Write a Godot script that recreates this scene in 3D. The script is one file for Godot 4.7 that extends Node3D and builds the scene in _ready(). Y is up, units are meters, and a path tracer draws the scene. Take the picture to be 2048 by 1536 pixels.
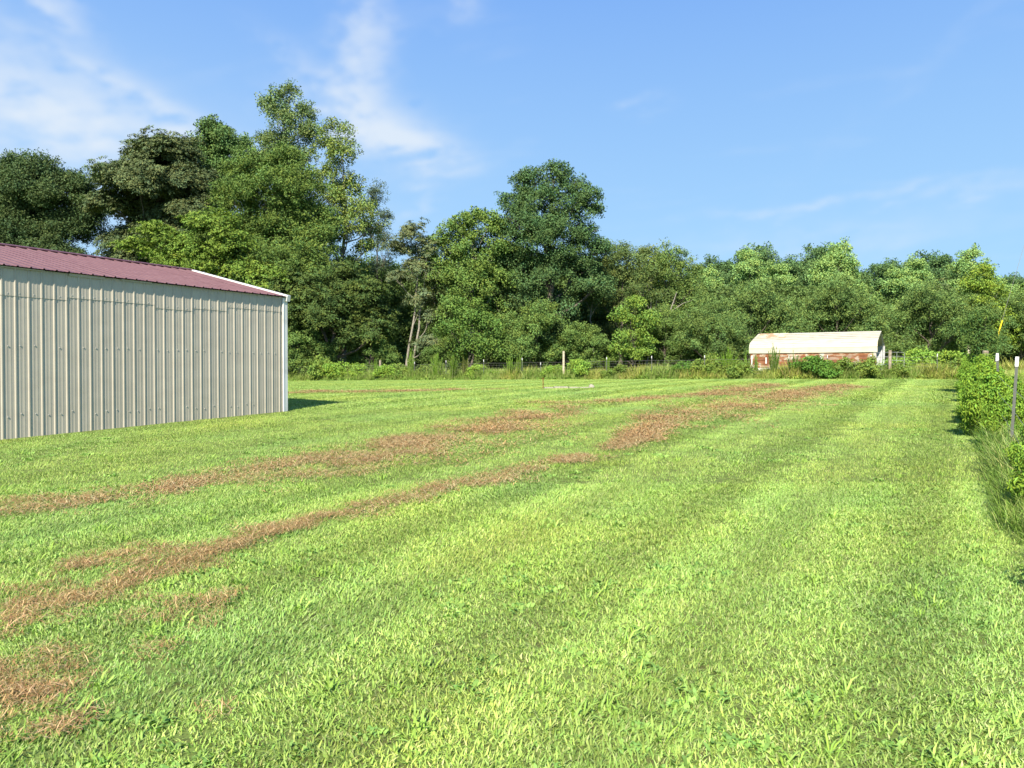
extends Node3D
# A mown back lawn with a metal shed, a carport and a fence in front of woods.
# x to the right, depth d = -z, metres. The yard's own grid runs along UW (towards the far fence) and UV (across).

const UW := Vector3(0.504, 0, -0.864)
const UV := Vector3(0.864, 0, 0.504)
const FENCE_U := 41.9

var rng := RandomNumberGenerator.new()
var names := {}
var sway := FastNoiseLite.new()
var patchy := FastNoiseLite.new()
var fine := FastNoiseLite.new()
var M := {}

# ------------------------------------------------------------------ helpers
func lin(r: float, g: float, b: float) -> Color:
	return Color(r, g, b).linear_to_srgb()

func hgt(x: float, d: float) -> float:
	var b := 1.2 * (1.0 - exp(-pow(maxf(d, 0.0) / 22.0, 1.5)))
	var k := clampf(1.0 + 0.011 * x, 0.55, 1.3)
	return b * k + 0.012 * minf(60.0, maxf(0.0, 0.504 * x + 0.864 * d - 42.0))

func gp(x: float, d: float) -> Vector3:
	return Vector3(x, hgt(x, d), -d)

func yard(u: float, v: float) -> Vector3:
	return gp(0.504 * u + 0.864 * v, 0.864 * u - 0.504 * v)

func numbered(called: String) -> String:
	var n: int = names.get(called, 0)
	names[called] = n + 1
	return called if n == 0 else "%s_%03d" % [called, n]

func tag(o: Node, label: String, category: String, group := "", kind := "") -> void:
	if label: o.set_meta("label", label)
	if category: o.set_meta("category", category)
	if group: o.set_meta("group", group)
	if kind: o.set_meta("kind", kind)

func thing(called: String, label: String, category: String, at: Vector3, group := "") -> Node3D:
	var o := Node3D.new()
	o.name = numbered(called)
	add_child(o)
	o.position = at
	tag(o, label, category, group)
	return o

func part(called: String, mesh: Mesh, mat: Material, parent: Node, xf := Transform3D.IDENTITY) -> MeshInstance3D:
	var o := MeshInstance3D.new()
	o.name = called
	o.mesh = mesh
	o.material_override = mat
	o.transform = xf
	parent.add_child(o, true)
	return o

func copy_of(o: Node3D, at: Vector3, turn: float, size: Vector3, label: String, group := "") -> Node3D:
	var base: String = str(o.name)
	if base.substr(base.length() - 4, 1) == "_": base = base.substr(0, base.length() - 4)
	var c: Node3D = o.duplicate()
	c.name = numbered(base)
	add_child(c)
	c.position = at
	c.rotation = Vector3(0, turn, 0)
	c.scale = size
	c.set_meta("label", label)
	if group: c.set_meta("group", group)
	return c

class Geo:
	var v := PackedVector3Array()
	var n := PackedVector3Array()
	var c := PackedColorArray()
	func tri(a: Vector3, b: Vector3, d: Vector3) -> void:
		v.append(a); v.append(b); v.append(d)
	func quad(a: Vector3, b: Vector3, d: Vector3, e: Vector3) -> void:
		tri(a, b, d); tri(a, d, e)
	func box(lo: Vector3, hi: Vector3, ch := 0.0) -> void:
		# a box with its four long edges chamfered along y when ch > 0
		var p: Array[Vector2] = []
		if ch > 0.0:
			p = [Vector2(lo.x + ch, lo.z), Vector2(hi.x - ch, lo.z), Vector2(hi.x, lo.z + ch), Vector2(hi.x, hi.z - ch), Vector2(hi.x - ch, hi.z), Vector2(lo.x + ch, hi.z), Vector2(lo.x, hi.z - ch), Vector2(lo.x, lo.z + ch)]
		else:
			p = [Vector2(lo.x, lo.z), Vector2(hi.x, lo.z), Vector2(hi.x, hi.z), Vector2(lo.x, hi.z)]
		for i in p.size():
			var a := p[i]
			var b := p[(i + 1) % p.size()]
			quad(Vector3(a.x, lo.y, a.y), Vector3(b.x, lo.y, b.y), Vector3(b.x, hi.y, b.y), Vector3(a.x, hi.y, a.y))
		for i in range(1, p.size() - 1):
			tri(Vector3(p[0].x, hi.y, p[0].y), Vector3(p[i].x, hi.y, p[i].y), Vector3(p[i + 1].x, hi.y, p[i + 1].y))
			tri(Vector3(p[0].x, lo.y, p[0].y), Vector3(p[i + 1].x, lo.y, p[i + 1].y), Vector3(p[i].x, lo.y, p[i].y))
	func tube(pts: Array, rad: Array, sides := 6, caps := false) -> void:
		var rings := []
		for i in pts.size():
			var t: Vector3 = (pts[mini(i + 1, pts.size() - 1)] - pts[maxi(i - 1, 0)]).normalized()
			var s := t.cross(Vector3(0.31, 0.2, 0.93)).normalized()
			var q := t.cross(s)
			var ring := []
			for k in sides:
				var a := TAU * k / sides
				ring.append(s * cos(a) + q * sin(a))
			rings.append(ring)
		for i in pts.size() - 1:
			for k in sides:
				var k2 := (k + 1) % sides
				var a: Vector3 = pts[i] + rings[i][k] * rad[i]
				var b: Vector3 = pts[i] + rings[i][k2] * rad[i]
				var d: Vector3 = pts[i + 1] + rings[i + 1][k2] * rad[i + 1]
				var e: Vector3 = pts[i + 1] + rings[i + 1][k] * rad[i + 1]
				quad(a, b, d, e)
		if caps:
			for j in [0, pts.size() - 1]:
				for k in range(1, sides - 1):
					tri(pts[j] + rings[j][0] * rad[j], pts[j] + rings[j][k] * rad[j], pts[j] + rings[j][k + 1] * rad[j])
	func mesh() -> ArrayMesh:
		var a := []
		a.resize(Mesh.ARRAY_MAX)
		a[Mesh.ARRAY_VERTEX] = v
		if c.size() == v.size(): a[Mesh.ARRAY_COLOR] = c
		var m := ArrayMesh.new()
		m.add_surface_from_arrays(Mesh.PRIMITIVE_TRIANGLES, a)
		return m

func unit() -> Vector3:
	var y := rng.randf_range(-1, 1)
	var a := rng.randf() * TAU
	var r := sqrt(1.0 - y * y)
	return Vector3(r * cos(a), y, r * sin(a))

func noise_tex(freq: float, ramp: Array, size := 512, octaves := 5, kind := FastNoiseLite.TYPE_SIMPLEX_SMOOTH, sd := 1) -> NoiseTexture2D:
	var f := FastNoiseLite.new()
	f.seed = sd
	f.noise_type = kind
	f.frequency = freq
	f.fractal_octaves = octaves
	var t := NoiseTexture2D.new()
	t.width = size
	t.height = size
	t.seamless = true
	t.noise = f
	if ramp:
		var g := Gradient.new()
		var offs := PackedFloat32Array()
		var cols := PackedColorArray()
		for r in ramp:
			offs.append(r[0])
			cols.append(r[1])
		g.offsets = offs
		g.colors = cols
		t.color_ramp = g
	return t

func mat(col: Color, rough := 0.7, spec := 0.5) -> StandardMaterial3D:
	var m := StandardMaterial3D.new()
	m.albedo_color = col
	m.roughness = rough
	m.metallic_specular = spec
	return m

func textured(m: StandardMaterial3D, tex: Texture2D, scale: float) -> StandardMaterial3D:
	m.albedo_texture = tex
	m.uv1_triplanar = true
	m.uv1_world_triplanar = true
	m.uv1_scale = Vector3.ONE * scale
	return m

func leaf_material(back: Color, rough := 0.5, spec := 0.4) -> StandardMaterial3D:
	var m := mat(Color.WHITE, rough, spec)
	m.vertex_color_use_as_albedo = true
	m.backlight_enabled = true
	m.backlight = back
	return m

# ------------------------------------------------------------------ materials
func make_materials() -> void:
	M.leaf = leaf_material(Color(0.36, 0.44, 0.12), 0.62, 0.22)
	M.grass = leaf_material(Color(0.5, 0.56, 0.16), 0.6, 0.3)
	M.straw = leaf_material(Color(0.3, 0.25, 0.16), 0.8, 0.2)
	M.ground = textured(mat(Color.WHITE, 0.95, 0.2), noise_tex(0.02, [[0.0, lin(0.09, 0.08, 0.035)], [0.35, lin(0.11, 0.14, 0.04)], [0.65, lin(0.14, 0.2, 0.05)], [1.0, lin(0.2, 0.25, 0.07)]], 1024, 6), 0.35)
	M.bark = textured(mat(Color.WHITE, 0.9, 0.2), noise_tex(0.03, [[0.2, lin(0.06, 0.05, 0.04)], [0.6, lin(0.16, 0.14, 0.115)], [1.0, lin(0.28, 0.26, 0.22)]], 256, 4), 1.2)
	M.pale_bark = textured(mat(Color.WHITE, 0.9, 0.2), noise_tex(0.03, [[0.2, lin(0.18, 0.16, 0.13)], [0.7, lin(0.36, 0.34, 0.29)], [1.0, lin(0.5, 0.48, 0.42)]], 256, 4), 1.5)
	M.wall = textured(mat(Color.WHITE, 0.42, 0.5), noise_tex(0.008, [[0.25, lin(0.42, 0.385, 0.315)], [0.6, lin(0.455, 0.415, 0.345)], [1.0, lin(0.47, 0.43, 0.355)]], 512, 5), 0.5)
	M.wall_b = textured(mat(Color.WHITE, 0.46, 0.5), noise_tex(0.008, [[0.25, lin(0.435, 0.395, 0.325)], [0.6, lin(0.47, 0.43, 0.355)], [1.0, lin(0.485, 0.445, 0.365)]], 512, 5, FastNoiseLite.TYPE_SIMPLEX_SMOOTH, 5), 0.5)
	M.roof = textured(mat(Color.WHITE, 0.6, 0.35), noise_tex(0.01, [[0.2, lin(0.14, 0.072, 0.08)], [0.6, lin(0.165, 0.09, 0.098)], [1.0, lin(0.2, 0.115, 0.122)]], 512, 5), 0.6)
	M.ridge = mat(lin(0.13, 0.045, 0.055), 0.5, 0.5)
	M.white = textured(mat(Color.WHITE, 0.4, 0.5), noise_tex(0.01, [[0.2, lin(0.62, 0.62, 0.6)], [0.5, lin(0.76, 0.76, 0.74)], [1.0, lin(0.8, 0.8, 0.78)]], 256, 4), 0.8)
	M.screw = mat(lin(0.42, 0.42, 0.4), 0.35, 0.6)
	M.cream = textured(mat(Color.WHITE, 0.5, 0.5), noise_tex(0.012, [[0.3, lin(0.5, 0.465, 0.345)], [0.6, lin(0.56, 0.52, 0.4)], [1.0, lin(0.62, 0.58, 0.46)]], 512, 5), 0.3)
	M.cream_rust = textured(mat(Color.WHITE, 0.6, 0.4), noise_tex(0.008, [[0.0, lin(0.36, 0.2, 0.09)], [0.42, lin(0.5, 0.34, 0.2)], [0.5, lin(0.58, 0.53, 0.39)], [1.0, lin(0.62, 0.57, 0.43)]], 512, 5, FastNoiseLite.TYPE_SIMPLEX_SMOOTH, 9), 0.22)
	M.peel = textured(mat(Color.WHITE, 0.8, 0.3), noise_tex(0.009, [[0.0, lin(0.15, 0.055, 0.028)], [0.35, lin(0.24, 0.095, 0.045)], [0.56, lin(0.29, 0.13, 0.065)], [0.64, lin(0.36, 0.21, 0.12)], [0.66, lin(0.5, 0.46, 0.37)], [1.0, lin(0.6, 0.57, 0.49)]], 1024, 6, FastNoiseLite.TYPE_SIMPLEX, 3), 0.14)
	M.galv = textured(mat(Color.WHITE, 0.45, 0.5), noise_tex(0.02, [[0.2, lin(0.45, 0.47, 0.48)], [1.0, lin(0.62, 0.64, 0.65)]], 256, 4), 1.0)
	M.wood = textured(mat(Color.WHITE, 0.9, 0.2), noise_tex(0.02, [[0.15, lin(0.2, 0.165, 0.12)], [0.55, lin(0.36, 0.31, 0.24)], [1.0, lin(0.5, 0.45, 0.36)]], 256, 5), 1.4)
	M.pale_wood = textured(mat(Color.WHITE, 0.85, 0.2), noise_tex(0.02, [[0.15, lin(0.36, 0.31, 0.22)], [0.55, lin(0.52, 0.46, 0.34)], [1.0, lin(0.62, 0.57, 0.44)]], 256, 5), 1.4)
	M.steel = mat(lin(0.16, 0.17, 0.15), 0.55, 0.5)
	M.tip = mat(lin(0.8, 0.8, 0.8), 0.55, 0.4)
	M.wire = mat(lin(0.24, 0.23, 0.21), 0.5, 0.5)
	M.rust = textured(mat(Color.WHITE, 0.85, 0.3), noise_tex(0.03, [[0.2, lin(0.1, 0.035, 0.015)], [0.6, lin(0.24, 0.09, 0.035)], [1.0, lin(0.36, 0.15, 0.05)]], 256, 4), 2.0)
	M.orange = mat(lin(0.5, 0.17, 0.05), 0.6, 0.4)
	M.black = mat(lin(0.018, 0.02, 0.022), 0.5, 0.5)
	M.yellow = mat(lin(0.75, 0.58, 0.02), 0.5, 0.4)
	M.concrete = textured(mat(Color.WHITE, 0.9, 0.3), noise_tex(0.03, [[0.2, lin(0.26, 0.24, 0.18)], [0.5, lin(0.38, 0.36, 0.29)], [1.0, lin(0.5, 0.48, 0.4)]], 256, 5), 1.5)

# ------------------------------------------------------------------ sky
func make_sky() -> ImageTexture:
	var w := 2048
	var h := 1024
	var cn := FastNoiseLite.new()
	cn.seed = 11
	cn.frequency = 1.0
	cn.fractal_octaves = 5
	cn.fractal_gain = 0.55
	# cirrus in view: azimuth, elevation, half lengths along and across, turn (all degrees), strength
	var wisps := [[-31.0, 17.0, 10.0, 2.6, -14.0, 0.62], [-28.5, 15.6, 13.0, 1.7, -13.0, 0.4], [-24.0, 17.2, 8.0, 0.7, -24.0, 0.55], [-35.0, 13.5, 12.0, 2.6, -8.0, 0.4], [-31.5, 23.5, 3.4, 0.8, -42.0, 0.6],
		[-10.4, 24.0, 1.6, 5.0, -8.0, 0.5], [-11.2, 20.0, 1.5, 2.6, 5.0, 0.46], [-9.6, 17.6, 4.0, 1.7, -20.0, 0.62], [-7.4, 16.6, 3.4, 0.9, -14.0, 1.25], [-14.0, 20.5, 3.6, 0.8, -30.0, 0.3], [-12.6, 17.2, 4.6, 2.0, -10.0, 0.3],
		[-3.2, 25.6, 1.6, 1.0, 40.0, 0.26], [9.6, 18.9, 1.6, 0.5, 0.0, 0.24], [24.0, 11.6, 9.0, 0.4, 3.0, 0.36], [32.5, 11.3, 4.0, 0.4, 0.0, 0.34], [-6.5, 13.6, 1.0, 0.5, 0.0, 0.28], [23.0, 9.2, 10.0, 1.2, 2.0, 0.2], [-7.0, 11.8, 3.0, 0.5, 32.0, 0.22], [29.0, 20.0, 9.0, 0.7, 38.0, 0.05]]
	var f := PackedFloat32Array()
	f.resize(w * h * 3)
	var zen := Vector3(0.115, 0.29, 0.76)
	var mid := Vector3(0.225, 0.455, 0.93)
	var low := Vector3(0.5, 0.83, 1.07)
	var i := 0
	for y in h:
		var el := 90.0 - (y + 0.5) * 180.0 / h
		var e := deg_to_rad(el)
		var base: Vector3
		if el < 0: base = low
		elif el < 26: base = low.lerp(mid, pow(el / 26.0, 0.92))
		else: base = mid.lerp(zen, pow((el - 26.0) / 64.0, 0.8))
		var ce := cos(e)
		for x in w:
			var c := base
			if el > -1.0:
				var az := wrapf((x + 0.5) * 360.0 / w, -180.0, 180.0)
				var a := deg_to_rad(az)
				var dir := Vector3(sin(a) * ce, sin(e), -cos(a) * ce)
				# thin veils: noise on a flat layer high up, drawn out by the wind
				var t := 1.0 / (dir.y + 0.12)
				var px := dir.x * t
				var pz := dir.z * t
				var veil := cn.get_noise_2d(px * 0.9 + pz * 0.5 + 40.0, pz * 2.6 - px * 1.1) * 0.5 + 0.5
				var k := 0.22 * smoothstep(0.6, 0.95, veil)
				if absf(az) < 46.0 and el < 34.0:
					k *= 0.5
					var streak := cn.get_noise_2d(az * 0.09 + el * 0.13, el * 0.42 - az * 0.1) * 0.5 + 0.5
					var fluff := cn.get_noise_2d(az * 0.35 + 70.0, el * 0.6) * 0.5 + 0.5
					var grain := clampf(-0.25 + 1.5 * streak + 1.1 * (fluff - 0.35), 0.0, 1.8)
					var sum := 0.0
					var wx := (fluff - 0.5) * 2.6
					var wy := (streak - 0.5) * 2.2
					for q in wisps:
						var dx: float = az + wx - q[0]
						var dy: float = el + wy - q[1]
						if absf(dx) + absf(dy) > 28.0: continue
						var r := deg_to_rad(q[4])
						var lx: float = (dx * cos(r) + dy * sin(r)) / q[2]
						var ly: float = (dy * cos(r) - dx * sin(r)) / q[3]
						var g := lx * lx + ly * ly
						if g < 6.0: sum += q[5] * exp(-g)
					k = 1.0 - (1.0 - k) * exp(-sum * grain * 1.35)
					k += 0.14 * exp(-pow((az + 30.0) / 26.0, 2.0)) * smoothstep(30.0, 5.0, el)
				c = c.lerp(Vector3(0.8, 0.88, 0.97), clampf(k, 0.0, 0.85))
			f[i] = c.x
			f[i + 1] = c.y
			f[i + 2] = c.z
			i += 3
	return ImageTexture.create_from_image(Image.create_from_data(w, h, false, Image.FORMAT_RGBF, f.to_byte_array()))

func setup() -> void:
	var exposure := 1.9
	var cam := Camera3D.new()
	cam.name = "camera"
	cam.position = Vector3(0, 1.6, 0)
	cam.rotation_degrees = Vector3(-0.857, 0, 0)
	cam.fov = 53.08
	cam.near = 0.05
	cam.far = 3000.0
	cam.current = true
	add_child(cam)
	var env := Environment.new()
	var sky := Sky.new()
	var sm := PanoramaSkyMaterial.new()
	sm.panorama = make_sky()
	sm.energy_multiplier = 1.0 / exposure
	sky.sky_material = sm
	env.background_mode = Environment.BG_SKY
	env.sky = sky
	env.tonemap_mode = Environment.TONE_MAPPER_LINEAR
	env.tonemap_exposure = exposure
	env.sdfgi_enabled = true
	env.ssao_enabled = true
	env.ssil_enabled = true
	var we := WorldEnvironment.new()
	we.name = "environment"
	we.environment = env
	add_child(we)
	var sun := DirectionalLight3D.new()
	sun.name = "sun"
	var az := deg_to_rad(13.5)
	var el := deg_to_rad(41.0)
	sun.basis = Basis.looking_at(Vector3(sin(az) * cos(el), -sin(el), -cos(az) * cos(el)))
	sun.light_energy = 1.55
	sun.light_color = Color(1.0, 0.955, 0.87)
	sun.light_angular_distance = 0.53
	sun.shadow_enabled = true
	add_child(sun)

# ------------------------------------------------------------------ ground
func make_ground() -> void:
	var xs := PackedFloat32Array()
	var ds := PackedFloat32Array()
	var x := -900.0
	while x <= 900.0:
		xs.append(x)
		x += maxf(1.0, absf(x + 0.01) * 0.12 - 2.0)
	var d := -200.0
	while d <= 1500.0:
		ds.append(d)
		d += maxf(1.0, absf(d - 25.0) * 0.1 - 2.5)
	var g := Geo.new()
	for j in ds.size() - 1:
		for i in xs.size() - 1:
			g.quad(gp(xs[i], ds[j]), gp(xs[i], ds[j + 1]), gp(xs[i + 1], ds[j + 1]), gp(xs[i + 1], ds[j]))
	var st := SurfaceTool.new()
	st.create_from(g.mesh(), 0)
	st.index()
	st.generate_normals()
	var o := part("ground", st.commit(), M.ground, self)
	o.set_meta("kind", "structure")

# a small disc of blades; every blade bends once
func tuft(n: int, rad: float, l0: float, l1: float, w0: float, w1: float, lean: float, cols: Array, sd: int, simple := false, y0 := -0.01) -> ArrayMesh:
	rng.seed = sd
	var g := Geo.new()
	for i in n:
		var a := rng.randf() * TAU
		var r := rad * sqrt(rng.randf())
		var p := Vector3(cos(a) * r, y0, sin(a) * r)
		var b := rng.randf() * TAU
		var out := Vector3(cos(b), 0, sin(b))
		var side := Vector3(-out.z, 0, out.x).rotated(Vector3.UP, rng.randf_range(-0.7, 0.7))
		var ln := rng.randf_range(l0, l1) * (1.0 - 0.25 * r / rad)
		var wd := rng.randf_range(w0, w1) * 0.5
		var tilt := lean * rng.randf_range(0.3, 1.1)
		var m := p + (Vector3.UP * cos(tilt) + out * sin(tilt)) * ln * 0.55
		var t2 := tilt + rng.randf_range(0.1, 0.9) * lean
		var e := m + (Vector3.UP * cos(t2) + out * sin(t2)) * ln * 0.45
		var c: Color = cols[rng.randi() % cols.size()]
		var f := rng.randf_range(0.75, 1.25)
		c = Color(c.r * f * rng.randf_range(0.9, 1.1), c.g * f, c.b * f)
		if simple:
			g.tri(p - side * wd, p + side * wd, e)
			for k in 3: g.c.append(c)
		else:
			g.quad(p - side * wd * 0.8, p + side * wd * 0.8, m + side * wd, m - side * wd)
			g.tri(m - side * wd, m + side * wd, e)
			for k in 9: g.c.append(c)
	return g.mesh()

func scatter(called: String, mesh: Mesh, material: Material, xf: Array, tint: Array, parent: Node) -> void:
	var m := MultiMesh.new()
	m.transform_format = MultiMesh.TRANSFORM_3D
	m.use_colors = true
	m.mesh = mesh
	m.instance_count = xf.size()
	for i in xf.size():
		m.set_instance_transform(i, xf[i])
		m.set_instance_color(i, tint[i])
	var o := MultiMeshInstance3D.new()
	o.name = called
	o.multimesh = m
	o.material_override = material
	o.set_meta("kind", "stuff")
	parent.add_child(o, true)

func stuff(called: String, label: String, category: String) -> Node3D:
	var o := Node3D.new()
	o.name = called
	add_child(o)
	tag(o, label, category, "", "stuff")
	return o

func slope_basis(x: float, d: float, yaw: float, size: float, lean: Vector3) -> Basis:
	var dx := hgt(x + 0.3, d) - hgt(x - 0.3, d)
	var dd := hgt(x, d + 0.3) - hgt(x, d - 0.3)
	var r := Basis(Vector3.UP, yaw) * Basis.from_scale(Vector3.ONE * size)
	var bx := r.x
	var bz := r.z
	bx.y += (bx.x * dx - bx.z * dd) / 0.6
	bz.y += (bz.x * dx - bz.z * dd) / 0.6
	return Basis(bx, r.y + lean * size, bz)

func in_shed(u: float, v: float) -> bool:
	return u > 0.8 and u < 13.9 and v < -14.35 and v > -22.3

func make_lawn() -> void:
	var lawn := stuff("lawn_grass", "bright yellow green mown grass of the lawn", "grass")
	var greens := [Color(0.27, 0.41, 0.09), Color(0.31, 0.44, 0.105), Color(0.225, 0.375, 0.08), Color(0.35, 0.47, 0.125), Color(0.29, 0.43, 0.095), Color(0.33, 0.45, 0.11), Color(0.41, 0.47, 0.19)]
	var near_m := []
	var mid_m := []
	var far_m := []
	for k in 3:
		near_m.append(tuft(170, 0.125, 0.022, 0.066, 0.0028, 0.0085, 0.8, greens, 20 + k))
		mid_m.append(tuft(210, 0.23, 0.03, 0.065, 0.006, 0.013, 0.8, greens, 30 + k, true))
		far_m.append(tuft(170, 0.3, 0.035, 0.07, 0.016, 0.027, 0.75, greens, 40 + k, true))
	var coarse := tuft(16, 0.05, 0.08, 0.15, 0.006, 0.011, 1.15, [Color(0.26, 0.42, 0.07), Color(0.32, 0.46, 0.1)], 51)
	var rings := [[2.0, 9.0, 0.122, near_m], [9.0, 20.0, 0.25, mid_m], [20.0, 64.0, 0.36, far_m]]
	rng.seed = 5
	for q in rings:
		var step: float = q[2]
		var xf := [[], [], []]
		var tn := [[], [], []]
		var d: float = q[0]
		while d < q[1]:
			var hw := 0.72 * d + 2.5
			var x := -hw
			while x < hw:
				var px := x + rng.randf_range(-0.5, 0.5) * step
				var pd := d + rng.randf_range(-0.5, 0.5) * step
				x += step
				var u := 0.504 * px + 0.864 * pd
				var v := 0.864 * px - 0.504 * pd
				if u > FENCE_U - 0.75 + 0.25 * sway.get_noise_1d(v * 3.0) or v > (0.3 if u > 9.0 else 0.7) + 0.2 * sway.get_noise_1d(u * 4.0) or in_shed(u, v): continue
				# the mower went up and down along the yard and laid the blades over
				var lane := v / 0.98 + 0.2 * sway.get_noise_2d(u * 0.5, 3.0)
				var dirn := 1.0 if fposmod(lane, 2.0) < 1.0 else -1.0
				var bend := UW * lerpf(0.22, 0.42, smoothstep(5.0, 10.0, pd)) * dirn + Vector3(rng.randf_range(-0.3, 0.3), 0, rng.randf_range(-0.3, 0.3))
				var k := rng.randi() % 3
				var s := rng.randf_range(0.85, 1.2) * (1.0 + 0.22 * patchy.get_noise_2d(px * 2.0, pd * 2.0))
				xf[k].append(Transform3D(slope_basis(px, pd, rng.randf() * TAU, s, bend), gp(px, pd)))
				var a := patchy.get_noise_2d(px, pd)
				var b := fine.get_noise_2d(u * 0.5, v * 2.2)
				var pale := 0.5 + 0.5 * sin(lane * PI * 2.0 + 0.6) # light and dark of the mowing stripes, painted into the blade tint
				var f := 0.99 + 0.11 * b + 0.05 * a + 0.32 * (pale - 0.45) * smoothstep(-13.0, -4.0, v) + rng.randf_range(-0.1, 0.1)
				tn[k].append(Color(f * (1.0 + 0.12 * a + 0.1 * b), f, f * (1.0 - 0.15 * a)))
			d += step
		for k in 3:
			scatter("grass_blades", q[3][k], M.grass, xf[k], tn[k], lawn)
	# coarser crabgrass tufts standing out of the near lawn
	var cx := []
	var ct := []
	for i in 900:
		var d := 2.6 + 9.0 * pow(rng.randf(), 1.3)
		var x := rng.randf_range(-1, 1) * (0.72 * d + 1.0)
		if patchy.get_noise_2d(x * 3.0, d * 3.0) < 0.02 or 0.864 * x - 0.504 * d > 0.2: continue
		cx.append(Transform3D(slope_basis(x, d, rng.randf() * TAU, rng.randf_range(0.7, 1.25), UW * 0.2), gp(x, d)))
		var f := rng.randf_range(0.8, 1.15)
		ct.append(Color(f, f, f))
	# broad leaved weeds and clover in patches
	var weed := tuft(26, 0.07, 0.02, 0.05, 0.014, 0.026, 1.2, [Color(0.2, 0.36, 0.08), Color(0.25, 0.4, 0.09), Color(0.18, 0.33, 0.08)], 52)
	var wx := []
	var wt := []
	for i in 1100:
		var d := 2.6 + 13.0 * pow(rng.randf(), 1.3)
		var x := rng.randf_range(-1, 1) * (0.72 * d + 1.0)
		if fine.get_noise_2d(x * 0.8 + 20.0, d * 0.8) < 0.14 or 0.864 * x - 0.504 * d > 0.2: continue
		wx.append(Transform3D(slope_basis(x, d, rng.randf() * TAU, rng.randf_range(0.7, 1.3), Vector3.ZERO), gp(x, d) + Vector3(0, 0.015, 0)))
		var f := rng.randf_range(0.8, 1.2)
		wt.append(Color(f, f, f))
	scatter("clover", weed, M.grass, wx, wt, lawn)
	scatter("crabgrass", coarse, M.grass, cx, ct, lawn)

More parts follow.
